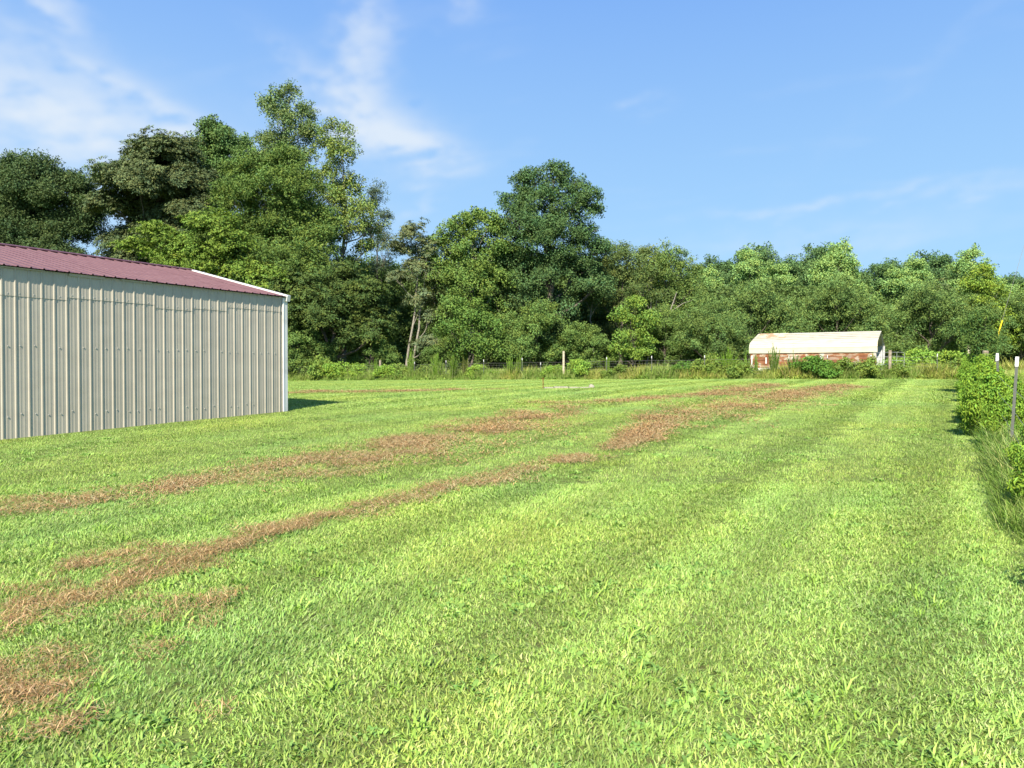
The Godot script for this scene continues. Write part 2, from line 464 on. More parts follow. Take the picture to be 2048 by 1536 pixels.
func make_clippings() -> void:
	var o := stuff("grass_clippings", "brown dried grass clippings lying in windrows on the lawn", "clippings")
	var rows := [
		[[-5.62, 7.37, 0.54], [-5.16, 7.74, 0.52], [-4.64, 8.16, 0.52], [-4.1, 8.71, 0.82], [-3.59, 9.63, 0.97], [-2.92, 10.61, 1.17], [-2.07, 11.61, 1.67], [-1.08, 13.45, 2.0], [-0.24, 15.3, 2.75], [0.63, 17.3, 2.9], [1.55, 18.96, 1.3]],
		[[-3.33, 5.79, 0.22], [-3.12, 5.97, 0.35], [-2.71, 6.02, 0.45], [-2.38, 6.28, 0.47], [-2.19, 6.67, 0.4], [-1.95, 7.04, 0.27], [-1.58, 7.52, 0.33], [-1.21, 7.92, 0.43], [-0.71, 8.87, 0.27], [-0.15, 9.43, 0.32], [0.68, 10.84, 0.34], [1.31, 11.48, 0.45], [2.12, 13.28, 0.51], [3.29, 16.55, 1.7], [4.89, 19.0, 1.9], [7.02, 21.77, 1.9], [10.03, 25.88, 1.7], [13.04, 29.67, 1.2]],
		[[0.35, 20.98, 0.4], [2.17, 21.37, 0.76], [4.08, 22.71, 1.0], [5.97, 24.42, 1.19], [8.88, 28.7, 1.8], [10.97, 31.49, 1.29]],
		[[-8.34, 28.57, 1.8], [-7.34, 29.39, 1.0], [-5.27, 28.54, 1.3], [-3.31, 29.32, 1.0], [-0.46, 29.46, 0.6]],
		[[-3.09, 4.64, 0.24], [-2.81, 4.58, 0.21], [-2.59, 4.61, 0.12]], [[-2.76, 3.92, 0.33], [-2.56, 3.93, 0.28], [-2.41, 3.97, 0.23], [-2.2, 4.0, 0.14]], [[-2.41, 3.62, 0.15], [-2.25, 3.59, 0.09], [-2.1, 3.58, 0.05]],
		[[-2.01, 4.1, 0.15], [-1.89, 4.07, 0.12], [-1.84, 4.08, 0.08]], [[-2.35, 4.67, 0.15], [-2.12, 4.58, 0.12], [-2.03, 4.56, 0.07]], [[-1.92, 4.94, 0.12], [-1.86, 5.0, 0.12]], [[-2.2, 4.88, 0.09], [-2.04, 4.85, 0.06]],
		[[-2.0, 3.2, 0.06], [-1.89, 3.32, 0.09], [-1.8, 3.32, 0.06]], [[-2.87, 4.88, 0.15], [-2.67, 5.3, 0.27], [-2.41, 5.35, 0.23]], [[6.81, 10.73, 0.2], [6.92, 10.68, 0.25]], [[0.68, 10.84, 0.34], [1.31, 11.48, 0.4], [2.12, 13.28, 0.55], [3.29, 16.55, 1.0]]]
	var browns := [Color(0.38, 0.245, 0.11), Color(0.46, 0.32, 0.15), Color(0.27, 0.16, 0.07), Color(0.54, 0.4, 0.21), Color(0.4, 0.25, 0.11), Color(0.36, 0.3, 0.17)]
	var near_m := tuft(46, 0.11, 0.04, 0.11, 0.002, 0.004, 1.75, browns, 71, false, 0.03)
	var mid_m := tuft(64, 0.22, 0.05, 0.12, 0.0045, 0.009, 1.75, browns, 72, true, 0.03)
	var far_m := tuft(70, 0.42, 0.06, 0.13, 0.01, 0.018, 1.75, browns, 73, true, 0.03)
	var sets := [[[], []], [[], []], [[], []]]
	rng.seed = 88
	for r in rows:
		for i in r.size() - 1:
			var a: Array = r[i]
			var b: Array = r[i + 1]
			var ln := Vector2(b[0] - a[0], b[1] - a[1]).length()
			var dd: float = (a[1] + b[1]) * 0.5
			var lod := 0 if dd < 7.6 else (1 if dd < 14.0 else 2)
			var per: float = [190.0, 58.0, 18.0][lod]
			var n := int(ln * (a[2] + b[2]) * per) + 4
			for k in n:
				var t := rng.randf()
				var off := (rng.randf() + rng.randf() + rng.randf() - 1.5) / 0.66
				var wd: float = lerpf(a[2], b[2], t)
				var x: float = lerpf(a[0], b[0], t) + rng.randf_range(-0.12, 0.12) * wd
				var d: float = lerpf(a[1], b[1], t) + off * wd
				var dens := fine.get_noise_2d(x * (3.0 if lod == 0 else 1.6) + 30.0, d * (3.0 if lod == 0 else 1.2)) + 0.5 * fine.get_noise_2d(x * 0.5, d * 0.4)
				if dens < -0.22 + 0.42 * absf(off) + (rng.randf() - 0.5) * 1.1: continue
				var u := 0.504 * x + 0.864 * d
				if in_shed(u, 0.864 * x - 0.504 * d): continue
				var mt := slope_basis(x, d, rng.randf() * TAU, rng.randf_range(0.8, 1.3), Vector3.ZERO)
				mt.y *= rng.randf_range(0.4, 0.7)
				sets[lod][0].append(Transform3D(mt, gp(x, d) + Vector3(0, 0.016, 0)))
				var f := rng.randf_range(0.75, 1.2)
				sets[lod][1].append(Color(f, f * rng.randf_range(0.92, 1.08), f))
	for k in 1500:
		var x := rng.randf_range(-4.6, -1.0)
		var d := 3.0 + 3.4 * rng.randf()
		if x < -0.7 * d - 0.8 or x > -0.38 * d or fine.get_noise_2d(x * 1.3 + 5.0, d * 1.3) + 0.35 * patchy.get_noise_2d(x * 5.0, d * 5.0) < 0.1 + 0.28 * rng.randf(): continue
		sets[0][0].append(Transform3D(slope_basis(x, d, rng.randf() * TAU, rng.randf_range(0.6, 1.1), Vector3.ZERO), gp(x, d)))
		var f := rng.randf_range(0.75, 1.2)
		sets[0][1].append(Color(f, f, f))
	scatter("dry_straw", near_m, M.straw, sets[0][0], sets[0][1], o)
	scatter("dry_straw", mid_m, M.straw, sets[1][0], sets[1][1], o)
	scatter("dry_straw", far_m, M.straw, sets[2][0], sets[2][1], o)

# ------------------------------------------------------------------ metal shed
# ribbed sheet: x across, y along, ribs stand out towards -z
func ribbed(width: float, length: float, pitch: float, rib: float, minor := true) -> ArrayMesh:
	var prof: Array[Vector2] = []
	var n := int(round(width / pitch))
	for i in n:
		var x := i * pitch
		prof.append(Vector2(x, -rib))
		prof.append(Vector2(x + 0.009, -rib))
		prof.append(Vector2(x + 0.024, 0.0))
		if minor:
			for q in [0.36, 0.66]:
				var c: float = x + pitch * q
				prof.append(Vector2(c - 0.02, 0.0))
				prof.append(Vector2(c - 0.009, -0.0025))
				prof.append(Vector2(c + 0.009, -0.0025))
				prof.append(Vector2(c + 0.02, 0.0))
		prof.append(Vector2(x + pitch - 0.024, 0.0))
		prof.append(Vector2(x + pitch - 0.009, -rib))
	prof.append(Vector2(n * pitch - 0.0005, -rib))
	var g := Geo.new()
	for i in prof.size() - 1:
		var a := prof[i]
		var b := prof[i + 1]
		var t := Vector3(0, 0, 0.0012)
		var p0 := Vector3(a.x, 0, a.y)
		var p1 := Vector3(b.x, 0, b.y)
		var up := Vector3(0, length, 0)
		g.quad(p0, p1, p1 + up, p0 + up)
		g.quad(p0 + t, p0 + up + t, p1 + up + t, p1 + t)
		g.quad(p0, p0 + t, p1 + t, p1)
		g.quad(p0 + up, p1 + up, p1 + up + t, p0 + up + t)
	return g.mesh()

func make_shed() -> void:
	var at := Vector3(-5.66, 0, -19.3)
	at.y = hgt(-5.66, 19.3)
	var s := thing("metal_shed", "beige ribbed metal shed with maroon roof and white corner trim", "shed", at)
	s.basis = Basis(-UW, Vector3.UP, -UV)   # x back along the long wall, z into the building
	var eave := 3.5 - at.y
	var foot := -0.75
	var wide := 7.4
	var rise := 0.9
	var pw := 0.9144
	var pitch := pw / 4.0
	var np := 14
	var drops := [0.37, 0.37, 0.46, 0.52, 0.455, 0.455, 0.505, 0.505, 0.505, 0.46, 0.46, 0.5, 0.5, 0.5]
	var full := ribbed(pw, eave - foot - 0.02, pitch, 0.0145)
	rng.seed = 9
	for i in np:
		var xf := Transform3D(Basis(Vector3.UP, rng.randf_range(-0.0012, 0.0012)), Vector3(i * pw, foot, 0.0))
		part("wall_panel", full, M.wall if rng.randf() < 0.55 else M.wall_b, s, xf)
		var dr: float = drops[i]
		part("upper_panel", ribbed(pw, dr, pitch, 0.0145), M.wall_b if i % 3 else M.wall, s, Transform3D(Basis(Vector3.RIGHT, 0.002), Vector3(i * pw + 0.001, eave - 0.03 - dr, -0.008)))
	# screws in two rows and along the laps
	var g := Geo.new()
	for i in np * 4:
		var x := (i + 0.62) * pitch
		for y in [foot + 0.95 + 0.03 * sin(i * 1.7), eave - 1.42, eave - drops[i / 4] + 0.02]:
			if rng.randf() < 0.2: continue
			var p := Vector3(x + rng.randf_range(-0.02, 0.02), y + rng.randf_range(-0.015, 0.015), -0.006)
			g.box(p - Vector3(0.009, 0.009, 0.009), p + Vector3(0.009, 0.009, 0.004), 0.003)
	part("screws", g.mesh(), M.screw, s).set_meta("kind", "stuff")
	# pale flashing that shows here and there under the eave
	for q in [[3.72, 4.4, 0.02], [4.75, 5.45, 0.035], [5.9, 7.2, 0.012]]:
		g = Geo.new()
		g.box(Vector3(q[0], eave - 0.035 - q[2], -0.036), Vector3(q[1], eave - 0.02, -0.0325))
		part("flashing", g.mesh(), M.wall_b, s)
	# the other three walls
	var len_x := np * pw
	g = Geo.new()
	g.quad(Vector3(0, foot, wide), Vector3(len_x, foot, wide), Vector3(len_x, eave, wide), Vector3(0, eave, wide))
	g.box(Vector3(0, foot, wide - 0.06), Vector3(len_x, eave - 0.02, wide - 0.01))
	part("rear_wall", g.mesh(), M.wall, s)
	for e in [[0.012, 0.05], [len_x - 0.05, len_x - 0.012]]:
		g = Geo.new()
		var p := [Vector2(0.03, foot), Vector2(wide - 0.08, foot), Vector2(wide - 0.08, eave - 0.03), Vector2(wide / 2, eave + rise - 0.03), Vector2(0.03, eave - 0.03)]
		for i in 5:
			var a: Vector2 = p[i]
			var b: Vector2 = p[(i + 1) % 5]
			g.quad(Vector3(e[0], a.y, a.x), Vector3(e[0], b.y, b.x), Vector3(e[1], b.y, b.x), Vector3(e[1], a.y, a.x))
		for x in e:
			for i in range(1, 4):
				g.tri(Vector3(x, p[0].y, p[0].x), Vector3(x, p[i].y, p[i].x), Vector3(x, p[i + 1].y, p[i + 1].x))
		part("gable_wall", g.mesh(), M.wall, s)
	# roof: sheets from eave to ridge on both slopes
	var run := wide / 2.0 + 0.1
	var rs := rise * run / (wide / 2.0)
	var sl := sqrt(run * run + rs * rs)
	var up := Vector3(0, rs / sl, run / sl)
	var outn := Vector3(0, run / sl, -rs / sl)
	var sheet := ribbed(pw, sl, pitch, 0.02)
	var y0 := eave - rise * 0.1 / (wide / 2.0) + 0.012
	for i in np:
		part("roof_panel", sheet, M.roof, s, Transform3D(Basis(Vector3.RIGHT, up, -outn), Vector3(i * pw, y0 + rng.randf_range(-0.004, 0.004), -0.1)))
		part("roof_panel", sheet, M.roof, s, Transform3D(Basis(Vector3.RIGHT, Vector3(up.x, up.y, -up.z), -Vector3(0, outn.y, -outn.z)), Vector3(i * pw, y0, wide + 0.1)))
	# folded ridge cap resting on the ribs
	g = Geo.new()
	var top := Vector3(0, y0 + rs + 0.046, wide / 2.0)
	var dn := Vector3(0, -up.y, -up.z) * 0.2
	var dn2 := Vector3(0, -up.y, up.z) * 0.2
	var lx := Vector3(len_x, 0, 0)
	var th := Vector3(0, -0.004, 0)
	g.quad(top, top + lx, top + lx + dn, top + dn)
	g.quad(top + th, top + dn + th, top + lx + dn + th, top + lx + th)
	g.quad(top + dn, top + lx + dn, top + lx + dn + Vector3(0, -0.02, 0), top + dn + Vector3(0, -0.02, 0))
	g.quad(top, top + dn2, top + lx + dn2, top + lx)
	part("ridge_cap", g.mesh(), M.ridge, s)
	# white rake trim, eave to ridge, both ends
	for e in [-0.035, len_x - 0.075]:
		g = Geo.new()
		for side in [0, 1]:
			var st := Vector3(e, y0, -0.12)
			var dv := up
			var nv := outn
			if side:
				st.z = wide + 0.12
				dv.z = -dv.z
				nv.z = -nv.z
			var q := []
			for cc in [[0.0, -0.12], [0.11, -0.12], [0.11, 0.034], [0.0, 0.034]]:
				q.append(st + Vector3(cc[0], 0, 0) + nv * cc[1])
			var lv := dv * (sl + 0.03)
			for i in 4:
				g.quad(q[i], q[(i + 1) % 4], q[(i + 1) % 4] + lv, q[i] + lv)
			g.quad(q[0], q[1], q[2], q[3])
		part("rake_trim", g.mesh(), M.white, s)
	# white folded corner trim with a broad bevel
	g = Geo.new()
	var cp := [Vector2(0.15, -0.022), Vector2(0.15, -0.034), Vector2(0.135, -0.046), Vector2(0.115, -0.046), Vector2(0.105, -0.036), Vector2(-0.012, -0.03), Vector2(-0.03, -0.012), Vector2(-0.03, 0.15), Vector2(0.01, 0.15)]
	for i in cp.size() - 1:
		var a: Vector2 = cp[i]
		var b: Vector2 = cp[i + 1]
		g.quad(Vector3(a.x, foot, a.y), Vector3(b.x, foot, b.y), Vector3(b.x, eave - 0.045, b.y), Vector3(a.x, eave - 0.045, a.y))
	part("corner_trim", g.mesh(), M.white, s)

# ------------------------------------------------------------------ carport
func make_carport() -> void:
	var fr := Vector3(20.85, 0, -44.0)
	fr.y = hgt(20.85, 44.0) - 0.02
	var s := thing("carport", "cream metal carport with rounded eaves over a peeling red wall", "carport", fr)
	s.basis = Basis(-UV, Vector3.UP, UW)   # x along the front, z to the back
	var ln := 7.1
	var dp := 5.0
	var ridge := 2.64
	var bend := 1.93
	var hem := 1.33
	# cross section from the hem over the rounded eave to the ridge
	var prof: Array[Vector2] = [Vector2(0, hem), Vector2(0, bend - 0.3)]
	var sl := (ridge - bend) / (dp / 2.0)
	for i in 4:
		var t := (i + 1) / 4.0
		prof.append(Vector2(0, bend - 0.3).lerp(Vector2(0, bend), t).lerp(Vector2(0, bend).lerp(Vector2(0.42, bend + 0.42 * sl), t), t))
	for i in 5:
		prof.append(Vector2(0.42, bend + 0.42 * sl).lerp(Vector2(dp / 2.0, ridge), (i + 1) / 5.0))
	# sheets laid along the building, each lapping the one below
	var cuts := [[0, 1], [1, 3], [3, 6], [6, 7], [7, 8], [8, 9], [9, 10]]
	for back in [false, true]:
		for c in cuts:
			var g := Geo.new()
			for i in range(c[0], c[1]):
				var a := prof[i]
				var b := prof[i + 1]
				var nn := Vector2(-(b.y - a.y), b.x - a.x).normalized()
				var la := a + nn * (0.022 if i == c[0] else 0.01)
				var lb := b + nn * 0.008
				var z0 := la.x
				var z1 := lb.x
				if back:
					z0 = dp - z0
					z1 = dp - z1
				var seg := 14
				for k in seg:
					var x0 := -0.05 + (ln + 0.1) * k / seg
					var x1 := -0.05 + (ln + 0.1) * (k + 1) / seg
					var w0 := 0.006 * sin(k * 1.9 + i)
					var w1 := 0.006 * sin((k + 1) * 1.9 + i)
					var p0 := Vector3(x0, la.y + w0, z0)
					var p1 := Vector3(x1, la.y + w1, z0)
					var p2 := Vector3(x1, lb.y + w1 * 0.5, z1)
					var p3 := Vector3(x0, lb.y + w0 * 0.5, z1)
					g.quad(p0, p1, p2, p3)
					if i == c[0]:
						var drop := Vector3(0, -0.012, 0.02 if not back else -0.02)
						g.quad(p0, p1, p1 + drop, p0 + drop)
			var o := part("roof_sheet", g.mesh(), M.cream, s)
			if not back and c[0] >= 7:
				# the rusted end of the upper sheets
				o.material_override = M.cream
				var gr := Geo.new()
				var a := prof[c[0]]
				var b := prof[c[1]]
				for k in 3:
					var x0 := ln - 1.9 + k * 0.6 + 0.05
					gr.quad(Vector3(x0, a.y + 0.03, a.x + 0.01), Vector3(x0 + 0.55, a.y + 0.03, a.x + 0.01), Vector3(x0 + 0.55, b.y + 0.022, b.x - 0.03), Vector3(x0, b.y + 0.022, b.x - 0.03))
				part("rusty_patch", gr.mesh(), M.cream_rust, s).set_meta("label", "rust stained end of the roof sheets")
	# peeling red boards below the hem, at the front
	rng.seed = 31
	var y := hem + 0.0
	var k := 0
	while y > 0.1:
		var bh := 0.225
		var g := Geo.new()
		g.box(Vector3(0.02, y - bh + 0.012, 0.05 + rng.randf_range(-0.008, 0.008)), Vector3(ln - 0.02, y - 0.006, 0.075))
		part("board", g.mesh(), M.peel if y > 0.45 else M.white, s)
		y -= bh
		k += 1
	# pale battens on the boards
	for x in [0.25, 1.55, 2.95, 4.75, 6.1, 6.95]:
		var g := Geo.new()
		var y1: float = hem - rng.randf_range(0.05, 0.3)
		g.box(Vector3(x, y1 - rng.randf_range(0.25, 0.7), 0.03), Vector3(x + 0.07, y1, 0.041))
		part("batten", g.mesh(), M.white, s)
	# back wall of grey ribbed sheets
	for i in 8:
		part("back_sheet", ribbed(0.9, bend - 0.1, 0.225, 0.02, false), M.galv, s, Transform3D(Basis.IDENTITY, Vector3(-0.05 + i * 0.9, 0.0, dp - 0.04)))
	# tube frame: posts and roof bows
	for i in 5:
		var x := 0.04 + (ln - 0.08) * i / 4.0
		var g := Geo.new()
		var pts := [Vector3(x, -0.1, 0.13)]
		for q in prof: pts.append(Vector3(x, q.y - 0.05, q.x + 0.13 if q.x < 0.4 else q.x))
		var n0 := pts.size()
		for j in range(n0 - 2, -1, -1): pts.append(Vector3(x, pts[j].y, dp - pts[j].z))
		var rr := []
		for j in pts.size(): rr.append(0.03)
		g.tube(pts, rr, 4)
		part("frame_bow", g.mesh(), M.galv, s)

# ------------------------------------------------------------------ leaves, trees, shrubs
# a spray: many small leaves round a twig; one or two triangles each. Colours come as brightness factors.
func spray(n: int, rad: float, flat: float, ll: float, lw: float, up: float, sd: int, two := false) -> Dictionary:
	rng.seed = sd
	var v := PackedVector3Array()
	var f := PackedColorArray()
	for i in n:
		var p := unit() * rad * pow(rng.randf(), 0.45)
		p.y *= flat
		var nrm := (Vector3.UP * up + p / rad * 0.6 + unit() * 0.75).normalized()
		var ax := nrm.cross(unit()).normalized()
		ax = (ax + Vector3(p.x, -0.2 * rad, p.z) / rad * 0.7)
		ax = (ax - nrm * ax.dot(nrm)).normalized()
		var sd2 := nrm.cross(ax)
		var l := ll * rng.randf_range(0.7, 1.25)
		var w := lw * rng.randf_range(0.75, 1.2)
		var e := rng.randf_range(0.82, 1.18)
		var hue := rng.randf_range(-0.12, 0.12)
		var c := Color(e * (1.0 + hue), e, e * (1.0 - hue))
		if two:
			var a := p - ax * l * 0.5
			var b := p + ax * l * 0.5 - nrm * l * 0.12
			var m := p + ax * l * 0.05
			for q in [a, m + sd2 * w * 0.5 + nrm * w * 0.15, b, a, b, m - sd2 * w * 0.5 + nrm * w * 0.15]: v.append(q)
			for k in 6: f.append(c)
		else:
			v.append(p - ax * l * 0.5)
			v.append(p + ax * l * 0.12 + sd2 * w * 0.62)
			v.append(p + ax * l * 0.5 - sd2 * w * 0.4)
			for k in 3: f.append(c)
	return {"v": v, "f": f}

func tinted(f: PackedColorArray, t: Color) -> PackedColorArray:
	var o := PackedColorArray()
	o.resize(f.size())
	for i in f.size(): o[i] = f[i] * t
	return o

# lobes: flat list of x, y, z, radius, flatness
func crown(lobes: Array, dens: float, sprays: Array, tint: Color, size: float, sd: int, clump := 0.3) -> ArrayMesh:
	rng.seed = sd
	var shades := []
	for s in sprays:
		var row := []
		for k in 7:
			var e := rng.randf_range(0.8, 1.22)
			var h := rng.randf_range(-0.12, 0.12)
			row.append(tinted(s.f, Color(tint.r * e * (1.0 + h), tint.g * e, tint.b * e * (1.0 - h)) * 1.22))
		shades.append(row)
	var v := PackedVector3Array()
	var c := PackedColorArray()
	for i in range(0, lobes.size(), 5):
		var o := Vector3(lobes[i], lobes[i + 1], lobes[i + 2])
		var r: float = lobes[i + 3]
		var fl: float = lobes[i + 4]
		var nc := int(8.0 + r * r * 5.0)
		for q in nc:
			var dir := unit()
			if dir.y < -0.45: dir.y = -dir.y
			var rr := r * rng.randf_range(0.45, 1.0)
			var cc := o + Vector3(dir.x, dir.y * fl, dir.z) * rr
			var cr := r * clump * rng.randf_range(0.7, 1.25) + 0.16
			var n := int(dens * (2.2 + cr * cr * 8.2)) + 1
			var shade := rng.randi() % 7
			for k in n:
				var off := unit() * cr * pow(rng.randf(), 0.5)
				off.y *= 0.62
				var p := cc + off
				var up := (Vector3.UP * 0.8 + dir * 0.7 + unit() * 0.35).normalized()
				var bs := Basis(Quaternion(Vector3.UP, up)) * Basis(Vector3.UP, rng.randf() * TAU)
				var t := Transform3D(bs.scaled(Vector3.ONE * size * rng.randf_range(0.75, 1.25)), p)
				var w := rng.randi() % sprays.size()
				v.append_array(t * (sprays[w].v as PackedVector3Array))
				c.append_array(shades[w][(shade + rng.randi() % 2) % 7])
	var a := []
	a.resize(Mesh.ARRAY_MAX)
	a[Mesh.ARRAY_VERTEX] = v
	a[Mesh.ARRAY_COLOR] = c
	var m := ArrayMesh.new()
	m.add_surface_from_arrays(Mesh.PRIMITIVE_TRIANGLES, a)
	total_tris += v.size() / 3
	return m

var total_tris := 0

func woody(lobes: Array, sd: int, base_r: float, stems := 1) -> ArrayMesh:
	rng.seed = sd + 500
	var g := Geo.new()
	var top := 0.0
	var cx := 0.0
	var cz := 0.0
	var cw := 0.0
	for i in range(0, lobes.size(), 5):
		top = maxf(top, lobes[i + 1])
		var w: float = lobes[i + 3]
		cx += lobes[i] * w
		cz += lobes[i + 2] * w
		cw += w
	cx /= cw
	cz /= cw
	for sN in stems:
		var pts := [Vector3(0.35 * sN * (1 if sN % 2 else -1), -0.3, 0.2 * sN)]
		var rad := [base_r * 1.25]
		var n := 8
		for k in range(1, n + 1):
			var t := k / float(n)
			pts.append(Vector3(lerpf(pts[0].x, cx, t) + rng.randf_range(-0.2, 0.2) + 0.5 * sN * t, top * 0.93 * t, lerpf(0, cz, t) + rng.randf_range(-0.2, 0.2)))
			rad.append(base_r * (1.0 - 0.88 * t))
		g.tube(pts, rad, 8)
		for i in range(0, lobes.size(), 5):
			if stems > 1 and (i / 5) % stems != sN: continue
			var o := Vector3(lobes[i], lobes[i + 1], lobes[i + 2])
			var r: float = lobes[i + 3]
			var tt := clampf((o.y - r * 1.3) / (top * 0.93), 0.12, 0.9)
			var fi := tt * n
			var a: Vector3 = pts[int(fi)].lerp(pts[mini(int(fi) + 1, n)], fi - int(fi))
			var br := base_r * (1.0 - 0.88 * tt) * 0.55
			var md := a.lerp(o, 0.5) + Vector3(0, -0.12 * r, 0) + unit() * 0.15 * r
			g.tube([a, md, o], [br, br * 0.7, br * 0.4], 5)
			for k in 5:
				var e := unit()
				e.y = absf(e.y) * 0.8 + 0.1
				var tip := o + e * r * 0.85
				g.tube([md.lerp(o, rng.randf()), o.lerp(tip, 0.5) + unit() * 0.1 * r, tip], [br * 0.4, br * 0.25, br * 0.1], 4)
	return g.mesh()

func tree(called: String, label: String, x: float, d: float, lobes: Array, dens: float, sprays: Array, tint: Color, size: float, sd: int, trunk_r := 0.22, bark: Material = null, group := "", stems := 1, clump := 0.36) -> Node3D:
	var o := thing(called, label, "tree", gp(x, d), group)
	part("trunk", woody(lobes, sd, trunk_r, stems), bark if bark else M.bark, o)
	part("crown", crown(lobes, dens, sprays, tint, size, sd, clump), M.leaf, o)
	return o

const ORD := ["first", "second", "third", "fourth", "fifth", "sixth", "seventh", "eighth", "ninth", "tenth"]

func make_trees() -> void:
	var broad := [spray(30, 0.5, 0.75, 0.18, 0.14, 0.5, 101), spray(30, 0.5, 0.65, 0.17, 0.13, 0.5, 102)]
	var small := [spray(34, 0.5, 0.6, 0.155, 0.1, 0.6, 103), spray(34, 0.5, 0.7, 0.15, 0.1, 0.5, 104)]
	var layer := [spray(34, 0.52, 0.2, 0.19, 0.11, 1.0, 105), spray(34, 0.52, 0.26, 0.18, 0.11, 0.9, 106)]
	var T := "trees behind the shed and the far fence"
	tree("oak_tree", "darkest tree, black green dense crown behind the end of the maroon roof", -46.4, 78, [-8.6, 16.9, 0, 4.6, 0.85, -5.1, 18.4, -0.1, 4.1, 0.85, -1.3, 19.2, 1.1, 3.6, 0.85, 2, 18.4, 1.1, 3, 0.85, 3.3, 16.4, -0.5, 2.5, 0.85, -4.1, 13.8, 0.2, 4.6, 0.85, 1.5, 14.9, 0.4, 3, 0.85, -6.6, 10.3, 1.1, 4.6, 0.85, 0.5, 10.3, 2.2, 4.1, 0.85], 1.0, small, Color(0.065, 0.105, 0.042), 1.25, 1, 0.5, null, T)
	tree("mimosa_tree", "olive grey tree with flat layered sprays above the maroon ridge", -33.4, 74, [-1.4, 21.2, -0.1, 2.9, 0.6, -4.1, 19.3, -0.9, 2.4, 0.45, 1.2, 21, 1.8, 3.1, 0.6, -1.4, 18.3, 1.9, 3.8, 0.5, 2.9, 18.8, 0.9, 2.9, 0.6, -4.6, 16.4, 1, 2.4, 0.4, -0.5, 15.5, -2.2, 3.8, 0.5, 3.4, 15.5, 0.9, 2.9, 0.85, -3.6, 13.5, -1.2, 2.6, 0.5, 1, 12.6, -0.5, 3.8, 0.85, -2.4, 10.6, 0, 3.4, 0.85], 1.05, layer, Color(0.1, 0.13, 0.055), 1.15, 2, 0.4, null, T)
	tree("poplar_tree", "poplar top peeping out between the olive grey tree and the tallest tree", -29.1, 78, [-0.5, 24, 0.4, 2.1, 0.85, -1.8, 22.2, 0.3, 2.3, 0.85, 1.3, 22.7, 0.2, 2.1, 0.85, 0.3, 20.2, 0, 2.8, 0.85, -1.5, 18.2, 1, 2.5, 0.85], 1.0, broad, Color(0.095, 0.16, 0.05), 1.1, 3, 0.3, null, T)
	tree("poplar_tree", "tallest tree, airy light green poplar crown with gaps of sky", -20, 70, [-0.2, 25.4, 0.1, 1.4, 0.85, -1.5, 24.5, 0.1, 1.5, 0.85, 1.1, 23.9, -0.1, 1.4, 0.85, -0.9, 22.9, 0.6, 1.9, 0.85, 0.7, 22, -0.2, 1.8, 0.85, -2.5, 21.5, -0.7, 1.6, 0.85, 1.8, 22.4, 0.2, 1, 0.85, -1.1, 20.1, -1.2, 2.3, 0.85, 0.7, 19.2, 1.2, 2, 0.85, -3, 19, 0.4, 1.8, 0.85, 0, 16, 0, 2.4, 0.85], 0.5, broad, Color(0.13, 0.19, 0.07), 0.95, 4, 0.3, M.pale_bark, T)
	tree("poplar_tree", "second tall poplar beside the tallest tree, yellowish leaves on its side", -15, 68, [-0.6, 21.6, -0.7, 1.4, 0.85, -1.3, 20.2, -0.1, 1.3, 0.85, 0.2, 19.3, 0.9, 1.6, 0.85, -1, 17.7, -0.6, 1.9, 0.85, 0.4, 16.6, -0.3, 1.6, 0.85, -0.4, 14.9, 0.8, 2, 0.85, 1.8, 14.4, 0.7, 1.5, 0.85, 2.7, 13.3, 0, 1.1, 0.85, 0.7, 12.7, 1, 1.8, 0.85, -1.5, 12.7, 0.9, 2.2, 0.85, 2.2, 11.3, 0, 1.1, 0.85, 0.2, 9.6, -0.9, 2, 0.85], 0.5, broad, Color(0.15, 0.21, 0.055), 0.95, 5, 0.28, M.pale_bark, T)
	tree("ash_tree", "broad rounded mid green tree in front of the tall poplars", -19.9, 64, [0.6, 17.7, -0.8, 2.1, 0.85, -1.7, 17.1, -0.1, 2.1, 0.85, 2.3, 16, 0.5, 2.1, 0.85, -3.5, 15, -0.7, 2.1, 0.85, -0.2, 14.6, 1.3, 2.9, 0.85, 3.1, 13.7, -0.6, 2.1, 0.85, -2.3, 12.1, -1.2, 2.9, 0.85, 1, 11.7, -0.2, 3.1, 0.85, 4, 11.2, -0.4, 2.3, 0.85, -4.4, 10.8, 0.5, 2.1, 0.85, -1, 8.7, 1.8, 3.3, 0.85, 2.7, 8.3, 1.8, 3.3, 0.85], 1.0, small, Color(0.1, 0.16, 0.04), 1.05, 6, 0.35, null, T)
	tree("elm_tree", "low bright yellow green tree with flat sprays just over the maroon roof", -24.7, 60, [-4.9, 10.4, -0.9, 1.5, 0.6, -2.7, 11.1, 0.4, 1.8, 0.6, -0.6, 10.3, 0.1, 2, 0.6, 1.6, 12, 0.9, 2, 0.6, 3.1, 10.7, 0.9, 1.8, 0.85, 1.2, 8.9, 0.4, 2.1, 0.85, -1.6, 8.5, 0.6, 2.1, 0.85, 3.5, 8.3, 0.1, 2.1, 0.85, 5.9, 7.4, 0.1, 2.3, 0.85], 1.0, layer, Color(0.125, 0.195, 0.035), 0.95, 7, 0.25, null, T)
	tree("beech_tree", "dark drooping tree beside the white corner of the shed", -14.2, 60, [-2.3, 6.6, 0.8, 2.3, 0.85, 0.4, 7.4, -1.1, 2.3, 0.85, 2.7, 6.6, -0.6, 2.1, 0.6, -0.8, 5.1, 0.1, 2.9, 0.7, 2.3, 4.7, -1.4, 2.5, 0.6, 3.9, 3.7, 0.4, 1.6, 0.5, -2, 3.1, -1.4, 2.3, 0.85, 1.2, 3.3, -0.9, 2.3, 0.6], 0.9, layer, Color(0.075, 0.115, 0.032), 0.95, 8, 0.28, null, T)
